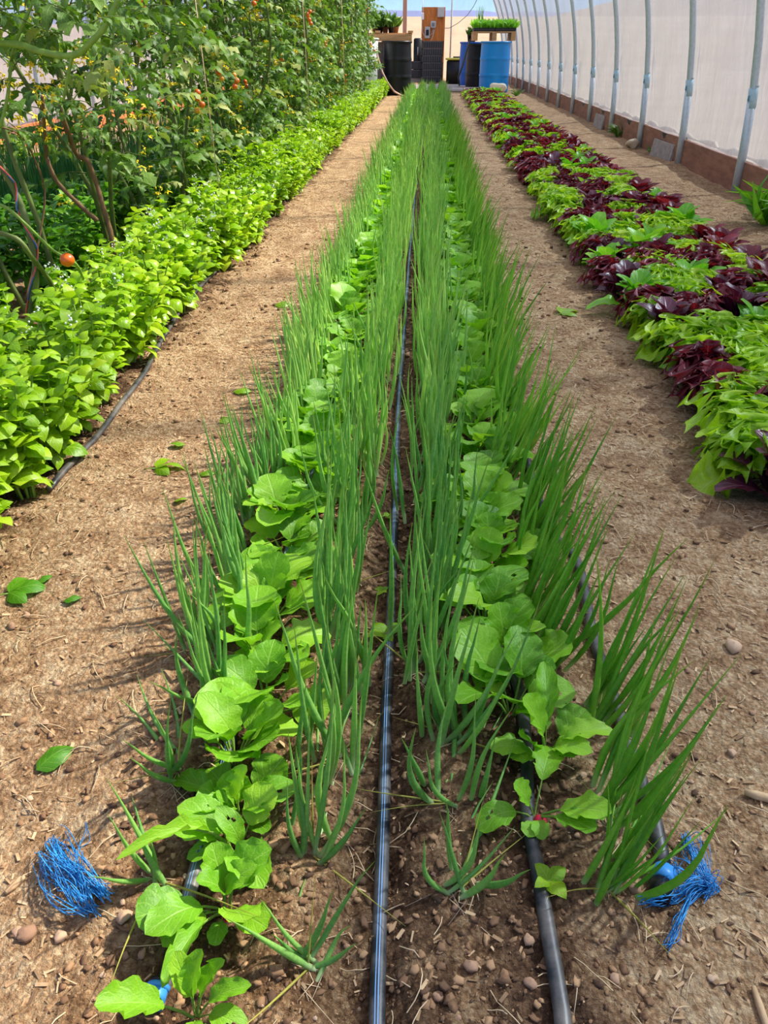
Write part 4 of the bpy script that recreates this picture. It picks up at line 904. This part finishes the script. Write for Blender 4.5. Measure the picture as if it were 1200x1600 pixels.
def strw(x, y):
    l = U(.015, .05); a = U(0, 6.28); c = G(0, .35); P = []
    for k in range(5): t = k / 4; xx = x + l * t * math.cos(a + c * t); yy = y + l * t * math.sin(a + c * t); P.append((xx, yy, gz(xx, yy) + .002 + .004 * math.sin(3.1 * t)))
    d = tube(P, .0006 + .0002 * y, 3, 0, False); d.R[:] = U(0, 1); return d
tag(obj('straw', scat(1500, strw, (-1.0, 1.3), (.3, 3.5)), 'root'), 'thin pale straws and dry roots lying on the soil', 'straw', None, 'stuff')
def stick(pts, r, lab, mat='chip'):
    P = [gp(x, y, r * .9) for x, y in pts]; tag(obj('stick', tube(P, [r * .7, r, r, r * .6][:len(P)] if len(P) < 5 else r, 6), mat), lab, 'stick')
stick([(1162, 1242), (1180, 1247), (1200, 1252), (1215, 1254)], .006, 'pale weathered stick at the right edge of the path')
stick([(1176, 1545), (1186, 1575), (1196, 1605), (1200, 1615)], .004, 'reddish stick in the bottom right corner')
stick([(10, 1398), (22, 1388), (34, 1376), (40, 1372)], .004, 'pale sliver of wood at the lower left edge')

# fallen leaves (things)
def fallen(px, py, L, an, lab, n=1, mat='basil'):
    p = gp(px, py, .004); t = empty('fallen_leaf' if n == 1 else 'fallen_sprig', p, 0, lab, 'leaf')
    for k in range(n):
        a = math.radians(an) + (k - (n - 1) / 2) * .9; l = L * (1 if k == n // 2 else .75)
        link('blade' if n == 1 else 'leaf', (bl_me[mat] if mat in bl_me else rl_me)[k % 5], t, frame_mat((0, 0, .002), (math.cos(a), math.sin(a), .12), (G(0, .2), G(0, .2), 1), (l * .9, l, l)))
    if n > 1: obj('stalk', tube([(0, 0, 0), (-math.cos(math.radians(an)) * L * .4, -math.sin(math.radians(an)) * L * .4, .0)], .0012, 5), 'stem_green', t)
fallen(58, 1208, .055, 52, 'fallen green leaf lying alone on the left path', 1, 'basil_dark')
fallen(244, 734, .065, 12, 'torn basil sprig on the left path, largest of those lying there', 3)
fallen(345, 664, .04, 60, 'fallen basil leaf on the left path, above the sprig')
fallen(312, 744, .035, 10, 'fallen basil leaf just right of the torn sprig')
fallen(290, 699, .04, 170, 'fallen basil leaf just above the torn sprig')
fallen(365, 615, .05, 10, 'fallen basil leaf beside the outermost left scallions')
fallen(430, 480, .06, 20, 'small fallen leaf far up the left path')
fallen(272, 787, .03, 30, 'pale little leaf scrap below the torn sprig')
fallen(100, 944, .03, 30, 'small dark leaf scrap near the basil bed corner', 1, 'basil_dark')
fallen(15, 930, .065, 20, 'wilted basil sprig at the left edge of the path', 3, 'basil_dark')
fallen(60, 915, .03, 60, 'leaf scrap by the wilted basil sprig', 1, 'basil_dark')
fallen(876, 492, .08, 30, 'fallen sprig on the right path beside the outer scallions', 3)
fallen(1110, 385, .05, 40, 'green leaf scrap lying by the lettuce bed', 1)
# small seedlings
def seedling(px, py, s, lab, n=4):
    p = gp(px, py); t = empty('seedling', p, 0, lab, 'seedling')
    obj('stem', tube([(0, 0, -.004), (0, 0, .012 * s)], .0014, 5), 'stem_green', t)
    for k in range(n):
        a = k * 2 * math.pi / n + .6; l = .026 * s * U(.8, 1.2); link('leaf', bl_me['basil'][k % 5], t, frame_mat((0, 0, .011 * s), (math.cos(a), math.sin(a), .45), (-math.cos(a), -math.sin(a), 1), (l * 1.1, l, l)))
seedling(600, 1000, 1.1, 'yellow-green seedling overlapping the left edge of the striped hose'); seedling(856, 1385, .9, 'tiny pale seedling against the grey hose'); seedling(596, 928, .6, 'tiny dark weed left of the striped hose', 5); seedling(606, 812, .5, 'tiny weed left of the striped hose further along', 4)

# blue twine bundles
def strands(n, f): return join([f(k) for k in range(n)])
def bend_px(pts, jx, h=0.016, r=.00055):
    def f(k):
        P = []
        for i, (x, y) in enumerate(pts):
            q = gp(x + G(0, jx), y + G(0, jx)); q.z += .002 + abs(G(0, h)) * (1 if 0 < i < len(pts) - 1 else .25); P.append(q)
        Q = []
        for i in range(len(P) - 1):
            p0, a, b, p3 = P[max(i - 1, 0)], P[i], P[i + 1], P[min(i + 2, len(P) - 1)]
            for j in range(4):
                u = j / 4; Q.append(.5 * ((2 * a) + (b - p0) * u + (2 * p0 - 5 * a + 4 * b - p3) * u * u + (3 * a - p0 - 3 * b + p3) * u ** 3))
        Q.append(P[-1])
        for q in Q: q.z = max(q.z, gz(q.x, q.y) + .001)
        return tube(Q, r, 3, 0, False)
    return f
L = [strands(26, bend_px([(86, 1318), (92, 1350), (112, 1372), (140, 1388), (169, 1402)], 6)), strands(18, bend_px([(70, 1345), (84, 1372), (108, 1400), (130, 1418), (147, 1428)], 7)), strands(14, bend_px([(88, 1322), (110, 1345), (128, 1380), (146, 1424)], 6)),
     strands(10, bend_px([(126, 1345), (140, 1372), (168, 1402)], 5)), strands(3, bend_px([(133, 1296), (142, 1330), (128, 1350), (118, 1380)], 3)), strands(5, bend_px([(62, 1350), (72, 1400), (100, 1425), (140, 1430)], 6)), strands(3, bend_px([(105, 1300), (120, 1330), (140, 1360)], 4))]
o = tag(obj('twine_bundle', join(L), 'twine_blue'), 'frayed bundle of bright blue twine on the left path', 'twine')
t = empty('hose_end', gp(1030, 1395), 0, 'capped hose end tied up in frayed blue twine beside the outer right scallions', 'hose end'); tl0 = t.location.copy()
L = [strands(24, bend_px([(1068, 1312), (1076, 1345), (1090, 1375), (1110, 1395), (1098, 1402)], 5)), strands(22, bend_px([(1108, 1392), (1080, 1398), (1052, 1410), (1030, 1418), (1006, 1412)], 5)), strands(16, bend_px([(1104, 1392), (1076, 1412), (1062, 1440), (1050, 1468), (1042, 1482)], 5)),
     strands(12, bend_px([(1046, 1350), (1062, 1372), (1090, 1390), (1108, 1396)], 6)), strands(8, bend_px([(1078, 1325), (1096, 1352), (1106, 1390)], 4)), strands(5, bend_px([(1022, 1384), (1036, 1402), (1052, 1416)], 4)), strands(6, bend_px([(1056, 1362), (1062, 1388), (1086, 1394)], 8))]
o = obj('twine', join(L), 'twine_blue', t); o['label'] = 'frayed blue twine'; o.matrix_local = Matrix.Translation(-tl0)
a, b, c_ = gp(1036, 1372, .014), gp(1030, 1392, .013), gp(1026, 1412, .010)
k1 = obj('end_cap', tube([x - tl0 for x in (b, b.lerp(c_, .5), c_)], [.0125, .0135, .012], 12), 'black_plastic', t)
k2 = obj('tape_wrap', tube([x - tl0 for x in (a, a.lerp(b, .9))], .0135, 14), 'blue_fitting', t); k2['label'] = 'bright blue tape wrap'
t = empty('hose_coupling', gp(243, 1566), 0, 'blue hose coupling half hidden by the nearest left radish', 'coupling'); tl0 = t.location.copy(); a, b = gp(240, 1582, .009), gp(250, 1546, .009)
obj('body', tube([x - tl0 for x in (a, a.lerp(b, .5), b)], .011, 14), 'blue_fitting', t); obj('ring', tube([x - tl0 for x in (b, b.lerp(a, -.22))], .0095, 14), 'black_plastic', t); obj('nut', tube([x - tl0 for x in (a.lerp(b, .75), a.lerp(b, .95))], .0125, 8), 'blue_fitting', t)

# =================================================================== FAR END
def barrel(x, y, r, h, mat, lab, nm='barrel', open_=False, bands=True):
    t = empty(nm, (x, y, 0), 0, lab, 'barrel')
    pr = [(r * .02, 0), (r * .94, 0), (r * .97, .02)]
    for k in range(1, 33):
        z = .02 + (h - .04) * k / 33; f = 1 + .035 * math.sin(math.pi * z / h)
        for zc in (h * .335, h * .67): f += .05 * math.exp(-((z - zc) / .014) ** 2)
        pr.append((r * .97 * f, z))
    pr += [(r * .985, h - .03), (r * 1.0, h - .02), (r * 1.0, h), (r * .94, h), (r * .93, h - .025), (r * .02, h - .025)]
    obj('body', lathe(pr, 40), mat, t); obj('rim', lathe([(r * 1.0, h - .03), (r * 1.035, h - .026), (r * 1.035, h + .004), (r * .98, h + .004)], 40), mat, t)
    for sx in (-1, 1): obj('bung', lathe([(.001, h - .025), (.03, h - .025), (.03, h - .008), (.001, h - .008)], 14).tf(Matrix.Translation((sx * r * .6, 0, 0))), 'black_plastic', t)
    return t
def at(px, d): return pixd(px, 72, d).x
bb = barrel(at(775, 18.4), 18.4, .305, .90, 'blue_barrel', 'bright blue plastic barrel at the head of the lettuce bed')
barrel(at(737, 20.6), 20.6, .26, .90, 'blue_barrel_dark', 'deeper blue barrel partly hidden behind the bright blue one')
barrel(at(749, 19.7), 19.75, .27, .86, 'black_plastic', 'black barrel wedged between the two blue ones', 'barrel')
barrel(at(620, 17.3), 17.3, .285, .90, 'black_plastic', 'black barrel carrying the timber bench by the tomato vines')
# pallets / bench
def crate_pallet(cx, cy, z0, W, D, H, lab, nm='pallet', slats=6):
    t = empty(nm, (cx, cy, z0), 0, lab, nm.replace('_', ' '))
    for sx in (-1, 0, 1): obj('block', box((sx * (W / 2 - .05), 0, H / 2 - .008), (.09, D, H - .034), 0, .004), 'wood', t, None, False)
    for k in range(slats): obj('slat', box((0, -D / 2 + D * (k + .5) / slats, H - .012), (W, D / slats * .8, .02), 0, .003), 'wood', t, None, False)
    return t
crate_pallet(at(770, 18.6), 18.75, .905, .86, .9, .17, 'small timber pallet resting on top of the blue barrels')
# bench board
xb0, xb1 = at(586, 17.4), at(646, 17.4)
t = empty('bench', ((xb0 + xb1) / 2, 17.6, .905), 0, 'rough timber bench top laid across the black barrel', 'bench'); W = xb1 - xb0
obj('front_board', box((-.08, -.32, .055), (W + .1, .04, .11), 0, .004), 'wood', t, None, False)
for k in range(5): obj('slat', box((-.08, -.24 + .13 * k, .12), (W + .1, .11, .02), 0, .003), 'wood', t, None, False)
for sx in (-1, 1): obj('end_block', box((sx * W * .42, -.28, .15), (.1, .08, .04), 0, .004), 'wood', t, None, False)
# support left of the barrel and white bin
px0 = at(591, 17.0); tag(obj('bench_post', box((px0, 17.45, .44), (.13, .14, .9), 0, .005), 'board_grey', None, None, False), 'grey timber leg under the left end of the bench', 'post')
t = empty('white_bin', (at(562, 16.6), 16.9, 0), 0, 'tall white plastic bin behind the far tomato vines', 'bin')
obj('body', box((0, 0, .46), (.62, .6, .92), 0, .02), 'white_plastic', t); obj('lid', box((0, 0, .935), (.66, .64, .03), 0, .01), 'white_plastic', t)
for k in range(3): obj('rib', box((-.2 + .2 * k, -.305, .46), (.04, .02, .8), 0, .005), 'white_plastic', t)
# potted herbs on the bench
herb = [mesh('foliage', join([blade(ov(.9, .10), 4, 1, arch=.1, cup=.1, seed=k, droop=.3).tf(frame_mat((G(0, .03), G(0, .03), .0), (G(0, .5), G(0, .5), 1), (G(0, 1), G(0, 1), .5), (U(.16, .3),) * 3), U(0, 1)) for k in range(46)]), 'tomato') for _ in range(2)]
for k, (px, d, s) in enumerate([(586, 17.55, 1.2), (594, 17.45, 1.1), (602, 17.6, 1.15), (611, 17.45, 1.0), (618, 17.6, .8)]):
    t = empty('potted_herb', (at(px, d), d, 1.036), U(0, 6), 'bushy green potted herb on the timber bench, %s from the left' % words12[k], 'potted plant', 'potted herbs on the bench')
    obj('pot', lathe([(.002, 0), (.045, 0), (.06, .09), (.066, .09), (.066, .105), (.054, .105), (.05, .09), (.002, .088)], 16), 'black_plastic' if k % 2 else 'terracotta', t)
    link('foliage', herb[k % 2], t, Matrix.Translation((0, 0, .085)) @ Matrix.Scale(s, 4))
# seedling tray on pallet
tx = at(770, 18.6)
for k in range(2):
    t = empty('seedling_tray', (tx - .21 + .43 * k, 18.66, 1.077), 0, 'black tray packed with green seedlings on the pallet, %s one' % ('left' if k == 0 else 'right'), 'seedling tray', 'seedling trays on the pallet')
    obj('tray', box((0, 0, .025), (.42, .62, .05), 0, .006), 'black_rough', t, None, False)
    obj('rim', join([box((0, s * .31, .052), (.43, .012, .008)) for s in (-1, 1)] + [box((s * .21, 0, .052), (.012, .63, .008)) for s in (-1, 1)]), 'black_rough', t, None, False)
    f = join([blade(ov(.9, .16), 3, 1, arch=.1, cup=.1, seed=j % 9, droop=.35).tf(frame_mat((U(-.2, .2), U(-.3, .3), .045), (G(0, .45), G(0, .45), 1), (G(0, 1), G(0, 1), .5), (U(.10, .19),) * 3), U(0, 1)) for j in range(620)]); obj('seedlings', f, 'lettuce_mid', t)['kind'] = 'stuff'
t = empty('potted_onions', (tx - .27, 18.95, 1.077), 0, 'pot of upright onion shoots rising behind the seedling trays', 'potted plant')
obj('pot', lathe([(.002, 0), (.06, 0), (.075, .11), (.08, .11), (.08, .12), (.065, .12), (.002, .11)], 16), 'black_plastic', t)
obj('shoots', merge([(rnd.choice(scal_leaf), frame_mat((G(0, .03), G(0, .03), .1), (G(0, .12), G(0, .1), 1), (0, 1, .2), (.5, .36, .5))) for _ in range(14)]), 'scallion_lime', t)
for k, px in enumerate((735, 738.5)):
    t = empty('hanging_planter', (at(px, 19.3), 19.3 + .3 * k, .9), 0, 'dark leafy pot at the left end of the barrel tops, %s one' % ('front' if k == 0 else 'rear'), 'potted plant')
    obj('pot', lathe([(.002, 0), (.06, 0), (.075, .11), (.08, .11), (.08, .12), (.065, .12), (.002, .11)], 16), 'black_plastic', t); link('foliage', herb[k], t, Matrix.Translation((0, 0, .09)) @ Matrix.Scale(.7, 4))
# plywood panel with boxes
D = 24.3; x0, x1 = at(658, D), at(694, D); xm = (x0 + x1) / 2; top = pixd(675, 11, D).z
t = empty('control_board', (xm, D, 0), 0, 'tall orange-brown plywood board carrying electrical boxes at the far end', 'board')
obj('panel', box((0, 0, top / 2), (x1 - x0, .03, top), 0, .003), 'wood_orange', t, None, False)
obj('edge_batten', box(((x1 - x0) / 2 - .03, -.02, top / 2), (.05, .05, top * .98), 0, .003), 'wood_orange', t, None, False)
def onb(nm, px0, py0, px1, py1, dep, mat, bev=.01, inner=None):
    a, b = pixd(px0, py0, D), pixd(px1, py1, D); c = ((a.x + b.x) / 2 - xm, -.015 - dep / 2, (a.z + b.z) / 2); s = (abs(b.x - a.x), dep, abs(a.z - b.z))
    o = obj(nm, box(c, s, 0, bev), mat, t, None, False)
    if inner: obj(inner[0], box((c[0], c[1] - dep / 2 - .004, c[2]), (s[0] * inner[2], .012, s[2] * inner[3]), 0, .003), inner[1], o, None, False)
onb('junction_box', 684, 11, 694, 27, .12, 'grey_plastic'); onb('switch_box', 658.5, 20, 662.5, 31, .07, 'white_plastic')
onb('outlet_box', 673, 33, 681, 44, .09, 'grey_plastic', .02, ('socket', 'cable_dark', .5, .5)); onb('meter_box', 664, 42, 671.5, 60, .10, 'grey_plastic', .01, ('window', 'black_plastic', .55, .5))
def cab(pts, nm='cable', mat='cable', r=.008):
    P = [pixd(x, y, D) - Vector((xm, D + .04, 0)) for x, y in pts]; obj(nm, tube([p + Vector((0, .0, 0)) for p in P], r, 6), mat, t)
cab([(660, 30), (659, 38), (660, 50), (663, 56), (666, 56)]); cab([(677, 44), (676, 52), (671, 56)]); cab([(680, 43), (675, 60), (670, 70), (668, 80)]); cab([(661, 0), (661, 10), (661, 20)], mat='white_plastic')
# cable swag across to the right pole and rack pole
Dp = 24.6; P = [pixd(x, y, Dp) for x, y in [(690, 44), (702, 44), (716, 36), (730, 24), (740, 10), (748, -6), (752, -18)]]
tag(obj('hanging_cable', tube(P, .009, 6), 'cable_dark'), 'thin dark cable swagging from the plywood board up to the right', 'cable')
a = at(704, Dp); tag(obj('support_pole', tube([(a, Dp + .1, 0), (a, Dp + .1, 1.6), (a, Dp + .1, 2.95)], .022, 10), 'galv'), 'slim steel pole at the far end right of the plywood board', 'pole')
a = at(632, 24.9); tag(obj('door_post', box((a, 24.95, 1.45), (.11, .09, 3.0), 0, .004), 'wood_pink', None, None, False), 'weathered timber post standing at the far end wall', 'post')
a, b = at(600, 24.9), at(631, 24.9); tag(obj('cross_rail', box(((a + b) / 2, 24.93, 1.02), (b - a, .05, .08), 0, .004), 'wood', None, None, False), 'short timber rail crossing the far end wall behind the herbs', 'rail')
# crates
def crate(cx, cy, z, W, Dp_, H, lab, grp=None, ribs=True):
    t = empty('crate', (cx, cy, z), 0, lab, 'crate', grp); w = .012
    for nm, c, s in (('side', (0, -Dp_ / 2, H / 2), (W, w, H)), ('side', (0, Dp_ / 2, H / 2), (W, w, H)), ('side', (-W / 2, 0, H / 2), (w, Dp_, H)), ('side', (W / 2, 0, H / 2), (w, Dp_, H)), ('base', (0, 0, .006), (W, Dp_, .012))):
        obj(nm, box(c, s), 'black_rough', t, None, False)
    obj('rim', join([box((0, s * Dp_ / 2, H - .012), (W + .03, .03, .018)) for s in (-1, 1)] + [box((s * W / 2, 0, H - .012), (.03, Dp_ + .03, .018)) for s in (-1, 1)]), 'crate_rim', t, None, False)
    if ribs: obj('ribs', join([box((-W / 2 + W * (k + .5) / 9, -Dp_ / 2 - .008, H * .45), (.012, .01, H * .75)) for k in range(9)]), 'crate_rim', t, None, False)
xc = at(676, 22.6); W = at(692, 22.6) - at(660, 22.6)
for k in range(6): crate(xc + G(0, .006), 22.6, .02 + .152 * k, W, .42, .148, 'black plastic crate before the plywood board, %s from the floor' % words12[k], 'stacked black crates')
xc = at(651, 22.8)
for k in range(2): crate(xc, 22.9, .12 + .19 * k, .34, .3, .18, 'small black crate left of the tall stack, %s one' % ('lower' if k == 0 else 'upper'), 'small crates')
tag(obj('wood_block', box((xc, 22.9, .06), (.30, .28, .115), 0, .004), 'board_grey', None, None, False), 'pale block under the two small black crates', 'block')
t = empty('black_can', (at(653, 23.6), 23.6, 0), 0, 'tall slim black container standing behind the small crates', 'container')
obj('body', box((0, 0, .5), (.22, .25, 1.0), 0, .03), 'black_plastic', t); obj('handle', tube([(.0, -.13, .62), (.0, -.16, .7), (.0, -.13, .8)], .012, 6), 'grey_plastic', t)
# black tub with yellow rim
xc = at(718, 22.4); t = empty('storage_tub', (xc, 22.4, 0), 0, 'low black storage tub with a yellow rim on the floor right of the board', 'tub')
obj('body', box((0, 0, .26), (.60, .5, .52), 0, .03), 'black_plastic', t); obj('lid', box((0, 0, .545), (.66, .56, .045), 0, .012), 'yellow_lid', t); obj('handle', box((.02, -.05, .585), (.34, .05, .03), 0, .01), 'black_plastic', t)
# hoses at far end
P = [Vector((at(735, 19.2), 19.1, .95)), pixd(729, 80, 19.1), pixd(722, 105, 19.0), pixd(716, 120, 19), gp(718, 137, .02), gp(728, 141, .02), gp(742, 140, .02)]
tag(obj('garden_hose', tube(P, .02, 8), 'hose_dark'), 'dark hose hanging from the barrel tops down to the floor', 'hose')
P = [pixd(585, 62, 16.7), pixd(590, 88, 16.6), pixd(597, 112, 16.4), pixd(606, 130, 16.3), pixd(616, 143, 16.2), gp(627, 151, .02), gp(636, 153, .02)]
tag(obj('garden_hose', tube(P, .016, 8), 'hose_pink'), 'pinkish hose looping in front of the black barrel', 'hose')
# floor boards at the far end
t = empty('board_walk', (at(690, 20), 19.3, 0), 0, 'weathered grey boards laid flat across the far end', 'boards')
for k in range(9): obj('board', box((G(0, .02), -1.15 + .33 * k, .030), (1.75 + G(0, .05), .27, .03), 0, .004), 'board_grey', t, None, False)
# cream bag in front of barrel
d = rock(1, 77, 18, 12); o = tag(obj('cloth_bundle', d, 'bag_cream'), 'cream cloth bundle lying in front of the blue barrel', 'cloth'); o.location = (at(783, 17.8), 17.9, .09); o.scale = (.17, .11, .10)
# things along the right wall
def lean(px, py, w, h, lab):
    p = gp(px, py); p.x = 2.005; p.z = gz(2.0, p.y); o = tag(obj('board_scrap', box((0, 0, h / 2), (.022, w, h), 0, .003), 'board_grey', None, None, False), lab, 'board'); o.location = (p.x, p.y, p.z - .01); o.rotation_euler = (0, .18, G(0, .05))
lean(1040, 247, .55, .14, 'grey board scrap leaning on the right baseboard nearest the camera'); lean(925, 200, .45, .15, 'grey board scrap leaning on the right baseboard further away')
def weed(px, py, s, lab, mat='tomato', n=26, X=None):
    p = gp(px, py); t = empty('weed', p, 0, lab, 'weed')
    obj('foliage', join([blade(ov(.9, .07), 4, 1, arch=.1, cup=.1, seed=k, droop=.4).tf(frame_mat((G(0, .008), G(0, .008), 0), (G(0, .8), G(0, .8), 1), (G(0, 1), G(0, 1), .6), (U(.09, .18) * s,) * 3), U(0, 1)) for k in range(n)]), mat, t)
weed(964, 214, 1.0, 'scraggly weed at the foot of the right baseboard'); weed(1020, 240, .6, 'small weed between the cream rock and the baseboard'); weed(1196, 352, 1.5, 'feathery green plant at the right edge beyond the lettuces', 'basil_dark', 50); weed(806, 150, 1.2, 'weed by the far blue barrel', 'tomato', 20)
p = gp(1206, 338); o = link('lettuce', l_mid['green frilly'][0]); o.location = (p.x, p.y, p.z); tag(o, 'lone green lettuce by the right wall at the frame edge', 'lettuce')
